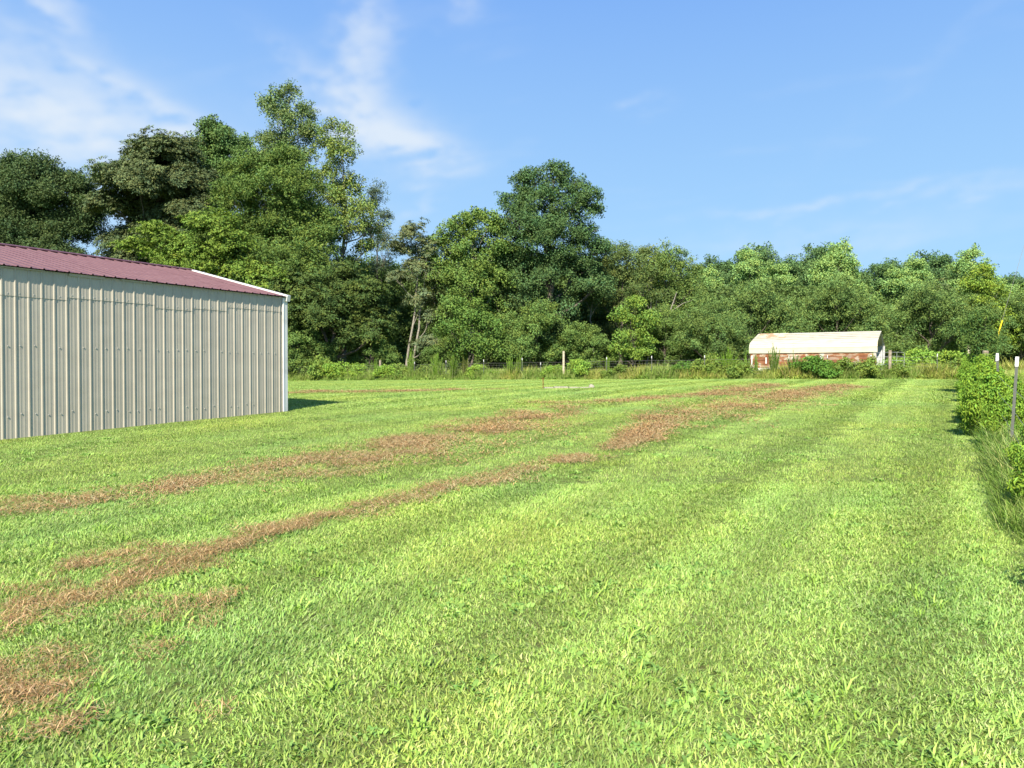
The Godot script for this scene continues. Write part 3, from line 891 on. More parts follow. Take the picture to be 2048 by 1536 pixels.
	tree("locust_tree", "thin bluish see-through tree against the sky past the yellowish poplar", -14.9, 82, [0.5, 19, 0, 1.5, 0.85, -0.4, 17.7, -0.8, 1.4, 0.85, 1.3, 16.6, 0.4, 1.2, 0.85, 0, 15.3, -0.7, 1.8, 0.85, 1.6, 13.4, 0.4, 1.8, 0.85, 0.8, 11.3, -1.1, 1.8, 0.85], 0.42, small, Color(0.085, 0.12, 0.075), 1.0, 9, 0.2, null, T)
	tree("hackberry_tree", "grey green feathery tree on two bare pale trunks", -8.3, 60, [0.7, 11.2, 0.1, 1.4, 0.6, -0.3, 10, -0.6, 1.3, 0.6, 1.9, 10, -0.3, 1.6, 0.6, 0.9, 8.3, -0.3, 1.8, 0.7, -0.7, 7.7, -0.4, 1.2, 0.6, 2.5, 7.7, -0.4, 1.6, 0.6, 1.3, 6.1, -0.3, 1.6, 0.5, 1.9, 4.6, -0.1, 1.4, 0.4, 1.9, 2.6, 0.4, 1.3, 0.5], 0.75, layer, Color(0.12, 0.15, 0.07), 0.85, 10, 0.11, M.pale_bark, T, 2)
	tree("maple_tree", "bushy mid green tree between the two-trunked tree and the big round one", -3.3, 60, [0.2, 12.1, -0.1, 1.2, 0.85, -1, 11.5, -0.4, 1.2, 0.85, 1.4, 11.5, 0.7, 1.3, 0.85, -1.6, 9.9, -0.3, 1.6, 0.85, 0.4, 9.7, -0.5, 2, 0.85, 2.3, 9.5, 0.5, 1.5, 0.85, -2, 8, -0.5, 1.7, 0.85, 0.4, 7.2, 0.3, 2.3, 0.85, 2.5, 7.2, -0.1, 1.6, 0.85, -0.8, 5.2, 1, 1.9, 0.85, 1.6, 4.8, -0.9, 1.9, 0.85], 0.9, broad, Color(0.12, 0.19, 0.045), 0.88, 11, 0.22, M.pale_bark, T)
	tree("sapling", "low broad leaved sapling at the foot of the bushy mid green tree", -3.1, 56, [0, 4.6, -0.7, 1.4, 0.7, -1.3, 3.3, 0.4, 1.3, 0.7, 1.1, 3.5, -0.9, 1.5, 0.7, 0.2, 2.2, -0.4, 1.7, 0.7, 1.8, 2, -0.4, 1.3, 0.7], 0.85, broad, Color(0.11, 0.185, 0.04), 0.85, 12, 0.1, null, T)
	tree("oak_tree", "big round cool green tree with a notched top, standing alone above its neighbours", 3, 60, [-2.3, 14.8, -0.3, 1.2, 0.85, -1.4, 15.3, -0.3, 1, 0.85, 0.2, 15.3, 0.7, 1.3, 0.85, 1.6, 14.6, 0.3, 1.4, 0.85, -2.7, 13.1, -0.3, 1.5, 0.85, -0.8, 13.3, 0.7, 1.9, 0.85, 1.4, 12.7, 0.9, 1.9, 0.85, 2.9, 13.5, 0.6, 1.2, 0.85, 3.5, 12.7, 0.1, 0.7, 0.85, -2, 11.2, 1, 2, 0.85, 0.4, 10.8, 0.9, 2.2, 0.85, 2.5, 11, 0.1, 1.4, 0.85, -2.7, 9, -1, 1.7, 0.85, -0.4, 8, 0, 2.4, 0.85, 2, 8, -0.4, 1.8, 0.85, -1.6, 5.7, -0.4, 2.2, 0.85, 1, 5.3, -1.1, 2, 0.85, -0.8, 3.4, 0.3, 2.1, 0.85, 1.6, 2.8, -0.7, 1.7, 0.85, -3.5, 11.2, -0.8, 1.5, 0.85, -3.7, 9.0, -0.6, 1.6, 0.85, 3.2, 9.4, 0.2, 1.5, 0.85, 3.4, 6.6, 0.2, 1.7, 0.85, -0.6, 10, 1.6, 2.0, 0.85], 0.95, broad, Color(0.075, 0.135, 0.05), 0.82, 13, 0.38, null, T)
	tree("cherry_tree", "olive grey tree next to the big round one, lower than it", 8.8, 64, [-0.4, 9.7, 0.7, 1.4, 0.85, 1.2, 9.4, 0.5, 1.4, 0.85, 2.5, 9.7, -0.5, 1.2, 0.85, 0.2, 7.8, -0.4, 1.8, 0.85, 2.3, 7.4, 0.2, 1.7, 0.85, -0.6, 5.7, -0.1, 1.8, 0.85, 1.5, 5.3, -0.2, 1.8, 0.85, -0.2, 3.2, -1.1, 1.8, 0.85, -1.8, 8.6, 0.2, 1.5, 0.85, -2.0, 6.6, 0.2, 1.6, 0.85, 3.6, 8.6, 0, 1.4, 0.85], 0.9, small, Color(0.115, 0.165, 0.055), 0.9, 14, 0.2, null, T)
	var t15 := tree("elm_tree", "round topped green tree with bare dead limbs in its side", 12.7, 61, [-0.2, 9.2, -0.2, 1.3, 0.85, 0.8, 8, -0.1, 1.3, 0.85, -0.8, 7.6, 0.1, 1.5, 0.85, 1.4, 6.6, -0.1, 1.3, 0.85, 0, 5.8, -0.9, 1.8, 0.85, 2, 5.2, 0.3, 1.3, 0.85, -0.6, 3.8, 1, 1.8, 0.85, 1.4, 3.4, -0.6, 1.7, 0.85], 0.9, small, Color(0.12, 0.185, 0.05), 0.9, 15, 0.2, null, T)
	var g := Geo.new()
	g.tube([Vector3(-1.6, 3.0, 2.2), Vector3(-0.7, 4.6, 2.4), Vector3(-0.1, 6.2, 2.1)], [0.07, 0.05, 0.02], 5)
	g.tube([Vector3(-0.7, 4.6, 2.4), Vector3(0.3, 5.3, 2.5), Vector3(1.2, 5.6, 2.2)], [0.045, 0.03, 0.012], 5)
	g.tube([Vector3(-1.2, 3.7, 2.3), Vector3(-1.4, 5.0, 2.4)], [0.04, 0.015], 5)
	part("dead_limb", g.mesh(), M.pale_bark, t15)
	tree("sapling", "bright green broad leaved sapling standing out from the dark woods", 8.6, 54.5, [0, 4.9, -0.2, 0.9, 0.7, -0.8, 4, 0, 1, 0.6, 0.8, 3.7, 0.1, 1.1, 0.6, -0.2, 2.8, 0.1, 1.1, 0.6, 1.1, 2.3, -0.5, 0.9, 0.6, -1, 1.8, 0.1, 0.9, 0.6, 0.2, 1.4, -0.3, 1.1, 0.6], 0.85, broad, Color(0.15, 0.24, 0.045), 0.75, 16, 0.09, null, T)

	# trees behind the carport: three kinds, each built once and set out again
	var cone := [0, 9.4, 0, 0.9, 1.1, -0.5, 8.2, 0.2, 1.3, 1.0, 0.6, 7.6, -0.2, 1.4, 1.0, -0.9, 6.3, 0.3, 1.6, 0.9, 0.9, 5.8, 0.3, 1.7, 0.9, 0, 4.6, 0.8, 2.0, 0.9, -1.2, 3.4, 0, 1.7, 0.9, 1.2, 3.0, 0.2, 1.7, 0.9]
	var dome := [0, 10.6, 0, 2.4, 0.75, -2.3, 9.4, 0.4, 2.2, 0.8, 2.4, 9.2, -0.3, 2.3, 0.8, -0.4, 8.0, 1.5, 2.8, 0.8, -3.0, 7.0, 0, 2.0, 0.8, 3.1, 6.6, 0.4, 2.1, 0.8, 0.4, 5.2, 1.6, 2.8, 0.8]
	var low := [0, 5.0, 0, 1.7, 0.75, -1.7, 4.2, 0.4, 1.6, 0.75, 1.8, 4.0, -0.3, 1.6, 0.75, 0.2, 3.3, 1.2, 1.9, 0.8, -2.2, 2.4, 0.3, 1.6, 0.8, 2.3, 2.2, 0.5, 1.6, 0.8, 0, 1.5, 1.3, 1.7, 0.8]
	var P := "pale cone-topped poplars in a row behind the carport"
	var Hn := "rounded dark trees on the rise behind the pale poplars"
	var B := "bushy olive trees close behind the carport"
	var cones := [[19.8, 78, 1.0], [22.4, 73, 1.02], [26.0, 76, 1.1], [28.6, 71, 0.98], [32.0, 75, 1.1], [35.4, 71, 0.98], [38.6, 74, 1.02], [41.6, 70, 0.97], [45.2, 72, 0.9], [49.6, 77, 0.8]]
	var proto: Node3D = null
	for i in cones.size():
		var c: Array = cones[i]
		var lb: String = "%s pale cone-topped poplar counted from the dark woods, behind the carport" % ORD[i]
		if proto == null:
			proto = tree("poplar_tree", lb, c[0], c[1], cone, 0.95, broad, Color(0.2, 0.31, 0.095), 0.85, 61, 0.18, null, P)
			proto.scale = Vector3.ONE * c[2]
		else:
			copy_of(proto, gp(c[0], c[1]), i * 1.7, Vector3(c[2], c[2] * (1.0 + 0.1 * sin(i * 2.1)), c[2]), lb, P)
	proto = null
	var domes := [[26.5, 100, 1.12], [33.0, 104, 1.28], [39.5, 100, 1.25], [45.0, 106, 1.2], [49.5, 102, 1.12], [56.5, 104, 1.2], [62.0, 108, 1.14], [68.5, 106, 0.98], [73.0, 110, 0.85]]
	for i in domes.size():
		var c: Array = domes[i]
		var lb: String = "%s rounded dark tree counted from the dark woods, on the rise behind the poplars" % ORD[i]
		if proto == null:
			proto = tree("oak_tree", lb, c[0], c[1], dome, 0.75, broad, Color(0.1, 0.175, 0.062), 1.05, 62, 0.3, null, Hn)
			proto.scale = Vector3.ONE * c[2]
		else:
			copy_of(proto, gp(c[0], c[1]), i * 2.3, Vector3(c[2], c[2] * (1.0 + 0.08 * sin(i * 3.1)), c[2]), lb, Hn)
	proto = null
	var lows := [[14.2, 54, 0.85], [17.4, 56, 0.98], [20.6, 58, 1.0], [24.0, 57, 0.95], [27.4, 59, 1.02], [30.8, 57, 0.92], [34.6, 58, 0.95], [38.4, 58, 0.9], [42.0, 57, 0.85], [46.0, 60, 0.95]]
	for i in lows.size():
		var c: Array = lows[i]
		var lb: String = "%s bushy olive tree counted from the dark woods, in the thicket behind the carport" % ORD[i]
		if proto == null:
			proto = tree("hawthorn_tree", lb, c[0], c[1], low, 1.0, small, Color(0.12, 0.19, 0.055), 0.82, 63, 0.13, null, B)
			proto.scale = Vector3.ONE * c[2]
		else:
			copy_of(proto, gp(c[0], c[1]), i * 2.9, Vector3(c[2], c[2] * (1.0 + 0.16 * sin(i * 2.7)), c[2]), lb, B)
	tree("sapling", "thin sapling with a bare pale stem, behind the rusty implement", 33.2, 60, [0, 6.3, 0, 0.8, 0.8, -0.7, 5.2, 0.2, 0.9, 0.7, 0.8, 4.8, 0.1, 0.9, 0.7, -0.9, 3.9, 0.2, 0.8, 0.6], 0.4, layer, Color(0.13, 0.17, 0.07), 0.75, 64, 0.07, M.pale_bark, T)
	tree("maple_tree", "yellow green pointed tree behind the yellow guy wire guard", 36.0, 59, [0, 7.2, 0, 0.9, 0.9, -0.7, 6.0, 0.1, 1.2, 0.8, 0.8, 5.6, -0.2, 1.3, 0.8, -1.1, 4.4, 0.5, 1.5, 0.8, 1.1, 3.9, 0.4, 1.6, 0.8, -0.2, 2.7, 0.9, 1.9, 0.8], 0.9, broad, Color(0.19, 0.27, 0.04), 0.8, 65, 0.14, null, T)
	tree("tulip_tree", "light green broad leaved tree at the guy wire, past the white tipped posts", 41.6, 59, [0, 6.2, 0, 1.5, 0.85, -1.5, 5.0, 0.2, 1.6, 0.8, 1.6, 5.2, 0.3, 1.7, 0.8, -0.4, 3.6, 1.0, 2.1, 0.8, 1.8, 3.0, 0.2, 1.8, 0.8, -2.0, 2.4, 0.6, 1.6, 0.8], 0.95, broad, Color(0.165, 0.255, 0.055), 0.85, 66, 0.16, null, T)

	# shaded understorey trees under the tall ones
	var U := "shaded understorey trees under the woods' edge"
	var shade := [[-16.6, 60, 0.8, "shaded understorey tree hiding behind the shed corner and the largest bramble"], [-11.2, 60.5, 0.62, "shaded understorey tree behind the grey wooden post"], [-4.6, 59, 0.66, "shaded understorey tree behind the brownish feathery weed"], [-0.6, 58.5, 0.74, "shaded understorey tree behind the small leafy bushes before the pale post"], [2.2, 58, 0.82, "shaded understorey tree right behind the tall pale wooden post"], [5.2, 58.5, 0.8, "shaded understorey tree past the tall pale wooden post"], [11.4, 57, 0.7, "shaded understorey tree past the bright green sapling"], [14.6, 58.5, 0.85, "shaded understorey tree before the bushy olive thicket"]]
	proto = null
	for i in shade.size():
		var c: Array = shade[i]
		if proto == null:
			proto = tree("dogwood_tree", c[3], c[0], c[1], low, 0.95, broad, Color(0.125, 0.195, 0.05), 0.8, 67, 0.09, null, U)
			proto.scale = Vector3.ONE * c[2]
		else:
			copy_of(proto, gp(c[0], c[1]), i * 2.6, Vector3(c[2], c[2] * (1.0 + 0.2 * sin(i * 2.2)), c[2]), c[3], U)

	# the depths of the woods, seen between and under the trees as one dark mass
	var o := stuff("woodland", "dark depths of the woods behind the front trees", "woods")
	var sp: Dictionary = spray(150, 0.9, 0.7, 0.2, 0.15, 0.4, 171)
	var am := []
	am.resize(Mesh.ARRAY_MAX)
	am[Mesh.ARRAY_VERTEX] = sp.v
	am[Mesh.ARRAY_COLOR] = sp.f
	var mesh := ArrayMesh.new()
	mesh.add_surface_from_arrays(Mesh.PRIMITIVE_TRIANGLES, am)
	var xf := []
	var tn := []
	rng.seed = 444
	for i in 15000:
		var v := rng.randf_range(-82.0, 26.0)
		var u := rng.randf_range(63.0, 84.0) if v < -8.0 else rng.randf_range(78.0, 94.0)
		var x := 0.504 * u + 0.864 * v
		var d := 0.864 * u - 0.504 * v
		var cap := lerpf(6.2, 11.5, smoothstep(-14.0, -40.0, v)) * (1.0 + 0.35 * sway.get_noise_2d(v * 1.5, u))
		if v > 0.0: cap *= 0.85
		var y := cap * pow(rng.randf(), 0.8)
		xf.append(Transform3D(Basis(unit(), rng.randf() * TAU).scaled(Vector3.ONE * rng.randf_range(0.8, 1.5)), gp(x, d) + Vector3(0, y, 0)))
		var e := rng.randf_range(0.7, 1.2)
		tn.append(Color(0.125 * e, 0.195 * e, 0.055 * e))
	scatter("thicket", mesh, M.leaf, xf, tn, o)
	# trunks one can see in the dark behind the fence
	for q in [[-12.4, 62.5, 0.11, "slim young tree under the dark drooping tree"], [-5.6, 61, 0.08, "slim young tree between the two-trunked tree and the bushy mid green one"], [-1.0, 60.5, 0.1, "slim young tree under the bushy mid green tree"], [6.4, 62, 0.1, "slim young tree in the dark past the big round tree"], [10.6, 60, 0.08, "slim young tree behind the bright green sapling"]]:
		var lob := [0.2, 7.5, 0, 1.2, 0.7, -0.7, 6.4, 0.3, 1.1, 0.7, 0.8, 6.0, -0.2, 1.1, 0.7]
		tree("young_tree", q[3], q[0], q[1], lob, 0.5, small, Color(0.09, 0.13, 0.04), 0.9, int(q[1] * 13 + q[0] * 7), q[2], M.pale_bark, "slim young trees behind the fence")

# ------------------------------------------------------------------ weeds and shrubs
func shrub(called: String, label: String, at: Vector3, lobes: Array, dens: float, sprays: Array, tint: Color, size: float, sd: int, group := "") -> Node3D:
	var o := thing(called, label, "bush", at, group)
	rng.seed = sd + 900
	var g := Geo.new()
	for i in range(0, lobes.size(), 5):
		var p := Vector3(lobes[i], lobes[i + 1], lobes[i + 2])
		g.tube([Vector3(p.x * 0.25, -0.1, p.z * 0.25), p * 0.55 + unit() * 0.05, p], [0.018, 0.012, 0.006], 5)
		for k in 4:
			g.tube([p * 0.7, p + unit() * lobes[i + 3] * 0.8], [0.008, 0.003], 4)
	part("stems", g.mesh(), M.bark, o)
	part("foliage", crown(lobes, dens, sprays, tint, size, sd, 0.34), M.leaf, o)
	return o

func plume(sd: int, h: float, stems: int, spread: float, tint: Color) -> Array:
	rng.seed = sd
	var g := Geo.new()
	var f := Geo.new()
	for i in stems:
		var a := rng.randf() * TAU
		var out := Vector3(cos(a), 0, sin(a)) * rng.randf_range(0.0, 1.0)
		var hh := h * rng.randf_range(0.62, 1.0) * (1.0 - 0.25 * out.length())
		var b := out * spread * 0.25
		var e := out * spread + Vector3(rng.randf_range(-0.08, 0.08), hh, rng.randf_range(-0.08, 0.08))
		b.y = -0.1
		g.tube([b, b.lerp(e, 0.5) + out * 0.03, e], [0.007, 0.005, 0.0015], 4)
		var fr := rng.randf_range(0.75, 1.2)
		for k in 120:
			var t := 0.22 + 0.8 * rng.randf()
			var p := b.lerp(e, minf(t, 0.99))
			var q := rng.randf() * TAU
			var ln := (0.2 * (1.12 - t)) + 0.035
			var dir := Vector3(cos(q) * 0.55, 0.9, sin(q) * 0.55)
			var sd2 := Vector3(-sin(q), 0, cos(q)) * 0.013
			f.tri(p - sd2, p + sd2, p + dir * ln * rng.randf_range(0.6, 1.2))
			var e2 := fr * rng.randf_range(0.8, 1.2)
			for j in 3: f.c.append(Color(tint.r * e2, tint.g * e2, tint.b * e2))
	return [g.mesh(), f.mesh()]

func fence_v(px: float, u0: float) -> float:
	# across-yard coordinate of the spot on line u0 that lies in the direction px of the eye, px as slope x/d
	return (px * 0.864 - 0.504) * u0 / (0.864 + 0.504 * px)

func make_weeds() -> void:
	# rank grass along the fence, in the field beyond and beside the hedge
	var o := stuff("meadow_grass", "rank uncut grass and weeds along the fences and in the field", "grass")
	var gr := [Color(0.23, 0.35, 0.07), Color(0.28, 0.39, 0.09), Color(0.19, 0.31, 0.06), Color(0.34, 0.39, 0.14), Color(0.25, 0.36, 0.08)]
	var tall := tuft(80, 0.3, 0.25, 0.72, 0.012, 0.024, 0.55, gr, 301)
	var leafy := tuft(60, 0.3, 0.1, 0.4, 0.04, 0.075, 0.9, [Color(0.18, 0.31, 0.055), Color(0.22, 0.36, 0.07), Color(0.27, 0.38, 0.08)], 302)
	var field := tuft(60, 0.6, 0.25, 0.5, 0.03, 0.05, 0.6, gr, 303, true)
	var sets := [[[], []], [[], []], [[], []]]
	rng.seed = 77
	for i in 5200:
		var v := rng.randf_range(-78.0, 3.0)
		var u := FENCE_U - 0.6 + 2.6 * rng.randf()
		
		var x := 0.504 * u + 0.864 * v
		var d := 0.864 * u - 0.504 * v
		var k := 0 if rng.randf() < 0.5 else 1
		var s := rng.randf_range(0.65, 1.3) * (1.0 + 0.5 * sway.get_noise_1d(v * 2.0)) * lerpf(0.65, 1.3, smoothstep(FENCE_U - 0.6, FENCE_U + 0.1, u))
		sets[k][0].append(Transform3D(slope_basis(x, d, rng.randf() * TAU, s, UW * 0.1), gp(x, d)))
		var f := rng.randf_range(0.75, 1.15)
		var dry := clampf(fine.get_noise_2d(v * 0.5, 9.0), 0.0, 0.25)
		sets[k][1].append(Color(f * (1.0 + dry), f, f))
	for i in 4200:
		var v := rng.randf_range(-60.0, 30.0)
		var u := 43.0 + 18.0 * rng.randf()
		var x := 0.504 * u + 0.864 * v
		var d := 0.864 * u - 0.504 * v
		sets[2][0].append(Transform3D(slope_basis(x, d, rng.randf() * TAU, rng.randf_range(0.5, 0.9), Vector3.ZERO), gp(x, d)))
		var f := rng.randf_range(0.85, 1.2)
		sets[2][1].append(Color(f * 1.1, f, f))
	for i in 3600:
		var u := 4.0 + 39.0 * rng.randf()
		var v := 0.7 + 9.0 * pow(rng.randf(), 1.5)
		var x := 0.504 * u + 0.864 * v
		var d := 0.864 * u - 0.504 * v
		if absf(x) > 0.72 * d + 3.0: continue
		var k := 0 if rng.randf() < 0.7 else 1
		if u < 19.0 and v < 2.5: continue
		var f := rng.randf_range(0.9, 1.25)
		sets[k][0].append(Transform3D(slope_basis(x, d, rng.randf() * TAU, rng.randf_range(0.7, 1.2), Vector3.ZERO), gp(x, d)))
		sets[k][1].append(Color(f * 1.1, f, f))
	var slim := tuft(120, 0.2, 0.2, 0.6, 0.004, 0.009, 0.9, gr, 306)
	var nx := []
	var nt := []
	for i in 1500:
		var u := 7.5 + 34.0 * rng.randf()
		var v := 0.42 + 0.75 * rng.randf()
		var x := 0.504 * u + 0.864 * v
		var d := 0.864 * u - 0.504 * v
		var k := 0 if rng.randf() < 0.3 else 1
		var f := rng.randf_range(0.75, 1.15)
		if u < 19.0:
			nx.append(Transform3D(slope_basis(x, d, rng.randf() * TAU, rng.randf_range(0.45, 1.0), Vector3.ZERO), gp(x, d)))
			nt.append(Color(f * 0.8, f * 0.9, f * 0.7))
			continue
		sets[k][0].append(Transform3D(slope_basis(x, d, rng.randf() * TAU, rng.randf_range(0.45, 1.0), Vector3.ZERO), gp(x, d)))
		sets[k][1].append(Color(f * 0.9, f, f * 0.8))
	for i in 1700:
		var u := 1.0 + 18.0 * rng.randf()
		var v := 0.7 + 2.6 * rng.randf()
		var x := 0.504 * u + 0.864 * v
		var d := 0.864 * u - 0.504 * v
		var f := rng.randf_range(0.9, 1.2)
		nx.append(Transform3D(slope_basis(x, d, rng.randf() * TAU, rng.randf_range(0.8, 1.3), Vector3.ZERO), gp(x, d)))
		nt.append(Color(f * 1.05, f, f))
	scatter("slim_grass", slim, M.grass, nx, nt, o)
	scatter("tall_grass", tall, M.grass, sets[0][0], sets[0][1], o)
	scatter("broad_weeds", leafy, M.grass, sets[1][0], sets[1][1], o)
	scatter("field_grass", field, M.grass, sets[2][0], sets[2][1], o)

	# feathery dog fennel standing along the fence: direction (x/d), row u, height, stems, spread
	var F := "feathery weeds along the far fence"
	var greens := Color(0.24, 0.4, 0.06)
	var list := [[-0.177, 41.5, 1.7, 12, 0.18, greens, "slim feathery weed beside the grey wooden post"], [-0.131, 41.9, 2.4, 30, 0.34, greens, "tallest feathery weed, in front of the two pale trunks"], [-0.097, 41.9, 1.95, 34, 0.5, greens, "broad feathery weed, first of the tufts past the pale trunks"],
		[-0.077, 41.5, 1.75, 24, 0.38, Color(0.17, 0.29, 0.04), "feathery weed between the broad one and the brownish one"], [-0.061, 41.9, 1.75, 20, 0.36, Color(0.21, 0.25, 0.06), "brownish feathery weed going to seed"], [-0.003, 42.0, 1.6, 30, 0.42, greens, "feathery weed by the fence in the gap before the pale wooden post"],
		[0.009, 42.1, 1.7, 26, 0.36, greens, "feathery weed against a steel post before the pale wooden post"], [0.125, 42.1, 1.5, 12, 0.2, greens, "small feathery weed past the pale wooden post"], [0.281, 42.2, 1.75, 46, 0.55, Color(0.2, 0.36, 0.035), "brightest bushy feathery weed just before the carport"],
		[0.303, 42.2, 1.5, 26, 0.45, greens, "feathery weed at the corner of the carport"], [0.341, 42.0, 1.95, 24, 0.36, Color(0.17, 0.3, 0.05), "tallest feathery weed before the red wall"], [0.368, 42.2, 1.55, 34, 0.42, Color(0.18, 0.28, 0.05), "broad feathery weed before the red wall"], [0.316, 42.4, 1.5, 6, 0.15, greens, "single thin feathery weed before the red wall"], [0.468, 42.3, 1.4, 10, 0.3, greens, "thin feathery weed at the open end of the carport"], [0.603, 38.0, 1.9, 40, 0.45, Color(0.2, 0.36, 0.04), "bright feathery weed between the white tipped posts and the vine"]]
	var n := 0
	for q in list:
		var o2 := thing("dog_fennel", q[6], "weed", yard(q[1], fence_v(q[0], q[1])), F)
		var pm := plume(700 + n, q[2], q[3], q[4], q[5])
		part("stems", pm[0], M.wood, o2)
		part("foliage", pm[1], M.leaf, o2)
		n += 1

	# brambles and bushes at the far fence
	var leaves := [spray(22, 0.2, 0.7, 0.1, 0.07, 0.5, 201, true), spray(22, 0.2, 0.6, 0.09, 0.065, 0.5, 202, true)]
	var mound := [0, 0.7, 0, 0.5, 0.8, -0.55, 0.55, 0.1, 0.45, 0.8, 0.55, 0.5, -0.1, 0.45, 0.8, 0.1, 0.35, 0.35, 0.5, 0.7, -0.8, 0.3, 0, 0.4, 0.7, 0.85, 0.25, 0.1, 0.4, 0.7]
	var Bg := "bushes and brambles at the far fence"
	var spots := [[-0.27, 43.0, 1.7, 0, "largest bramble mound, beside the white corner of the shed"], [-0.245, 42.4, 1.35, 0, "bramble mound between the shed and the grey wooden post"], [-0.222, 42.2, 1.25, 1, "light green bramble running down towards the grey wooden post"], [-0.3, 43.4, 1.8, 0, "bramble mound mostly hidden by the white corner of the shed"], [-0.2, 42.6, 1.0, 1, "small bramble next to the grey wooden post"],
		[-0.155, 42.2, 1.05, 1, "yellowish bush past the grey wooden post"], [-0.14, 42.5, 1.1, 0, "bush at the foot of the tallest feathery weed"], [-0.115, 42.3, 0.75, 0, "low bush between two feathery weeds"], [-0.045, 42.4, 0.85, 1, "leafy bush by the steel post past the brownish weed"], [-0.028, 42.4, 0.7, 1, "small leafy bush before the gap with the wire"], [0.058, 42.5, 0.8, 1, "vine leafed bush beside the pale wooden post"],
		[0.085, 42.2, 1.0, 1, "bright leafy bush just past the pale wooden post"], [0.14, 42.0, 0.8, 0, "rounded bramble halfway between the pale post and the carport"], [0.225, 42.3, 0.85, 2, "dark bramble before the bushy olive trees"], [0.26, 42.2, 1.0, 0, "bramble at the bright feathery weed"], [0.3, 42.0, 0.85, 0, "bramble at the near corner of the red wall"], [0.392, 41.7, 1.15, 2, "round dark green bush in front of the red wall"], [0.43, 41.9, 0.8, 0, "low bramble in front of the red wall"],
		[0.462, 41.9, 0.85, 0, "low bramble by the open end of the carport"], [0.515, 44.5, 1.15, 1, "bright bush behind the wire gate"], [0.53, 46.0, 1.3, 1, "bright bush beside the rusty implement"], [0.56, 46.0, 1.1, 1, "bush behind the rusty implement"], [0.575, 43.0, 0.9, 0, "dull bush near the corner of the two fences"], [0.5, 42.0, 0.7, 0, "low bramble at the foot of the weathered wooden post"]]
	var tints := [Color(0.15, 0.22, 0.045), Color(0.2, 0.31, 0.05), Color(0.1, 0.2, 0.035)]
	var protos := [null, null, null]
	for i in spots.size():
		var q: Array = spots[i]
		var at := yard(q[1], fence_v(q[0], q[1]))
		var s: float = q[2]
		if protos[q[3]] == null:
			protos[q[3]] = shrub("bramble_bush", q[4], at, mound, 1.7, leaves, tints[q[3]], 1.0, 210 + q[3], Bg)
			protos[q[3]].scale = Vector3.ONE * s
		else:
			copy_of(protos[q[3]], at, i * 1.3, Vector3(s, s * (1.0 + 0.15 * sin(i * 1.9)), s), q[4], Bg)

	# the hedge along the near fence
	var long_leaf := [spray(26, 0.24, 1.0, 0.11, 0.04, 0.35, 221, true), spray(26, 0.22, 0.9, 0.1, 0.038, 0.35, 222, true)]
	var hed := [0, 0.85, 0, 0.2, 1.0, -0.12, 0.68, 0.06, 0.25, 0.9, 0.14, 0.62, -0.05, 0.25, 0.9, 0.02, 0.42, 0.1, 0.3, 0.8, -0.16, 0.25, -0.08, 0.26, 0.8, 0.2, 0.22, 0.05, 0.25, 0.8, 0, 0.1, 0, 0.24, 0.7, -0.38, 0.9, 0.1, 0.08, 0.9, 0.34, 1.0, 0, 0.08, 0.9, 0.1, 1.2, 0, 0.06, 1.0, -0.42, 0.5, 0.2, 0.1, 0.8, 0.4, 0.6, -0.25, 0.1, 0.8]
	var Hg := "leafy shrubs of the hedge along the near fence"
	var hs := [[15.6, 0.3, 0.95, "large bright leafy hedge shrub between the first two white tipped posts"], [17.4, 0.45, 1.0, "hedge shrub around the second white tipped post"], [19.6, 0.3, 1.0, ""], [21.6, 0.45, 1.1, ""], [23.8, 0.3, 0.95, ""], [26.0, 0.4, 1.05, ""], [28.4, 0.3, 1.0, ""], [31.0, 0.35, 1.05, ""], [33.8, 0.25, 0.95, ""], [36.6, 0.35, 1.05, ""], [39.5, 0.3, 0.95, ""], [8.6, 0.72, 0.75, "lone low shrub at the near end of the hedge"], [5.6, 0.95, 1.15, "hedge shrub whose shade falls over the lawn edge"], [12.4, 0.95, 0.8, "shrub behind the tall grass at the first white tipped post"], [14.3, 0.55, 0.72, "small shrub tucked under the large hedge shrub"], [10.6, 0.75, 0.7, "low shrub in the arching grass near the brown clod"], [18.6, 0.1, 0.7, "low shrub bulging out of the hedge onto the lawn"]]
	var hp: Node3D = null
	for i in hs.size():
		var q: Array = hs[i]
		var lb: String = q[3] if q[3] else "%s leafy hedge shrub beyond the second white tipped post" % ORD[i - 2]
		if hp == null:
			hp = shrub("hedge_shrub", lb, yard(q[0], q[1] + 0.1), hed, 2.6, long_leaf, Color(0.17, 0.29, 0.04), 0.8, 230, Hg)
			hp.scale = Vector3(0.76, 0.86, 0.76) * q[2]
		else:
			copy_of(hp, yard(q[0], q[1] + 0.1), i * 2.2, Vector3(q[2] * 0.76, q[2] * (0.76 + 0.1 * sin(i * 1.4)), q[2] * 0.76), lb, Hg)
	shrub("climbing_vine", "dark leafed vine heaped over the top of the weathered grey post", yard(27.4, 0.52), [0, 1.9, 0, 0.42, 0.9, -0.2, 1.6, 0.1, 0.36, 0.8, 0.25, 1.65, 0, 0.36, 0.8, 0, 2.25, 0.05, 0.25, 0.8, 0, 1.3, 0.2, 0.2, 0.8], 1.9, long_leaf, Color(0.085, 0.15, 0.04), 0.85, 240)
	# arching clumps of tall grass at the hedge's near end
	rng.seed = 91
	var Gc := "clumps of tall arching grass under the near fence"
	var blades := [Color(0.18, 0.31, 0.06), Color(0.23, 0.36, 0.08), Color(0.14, 0.26, 0.05), Color(0.3, 0.36, 0.12)]
	var gm := tuft(150, 0.16, 0.4, 0.85, 0.006, 0.011, 0.95, blades, 305)
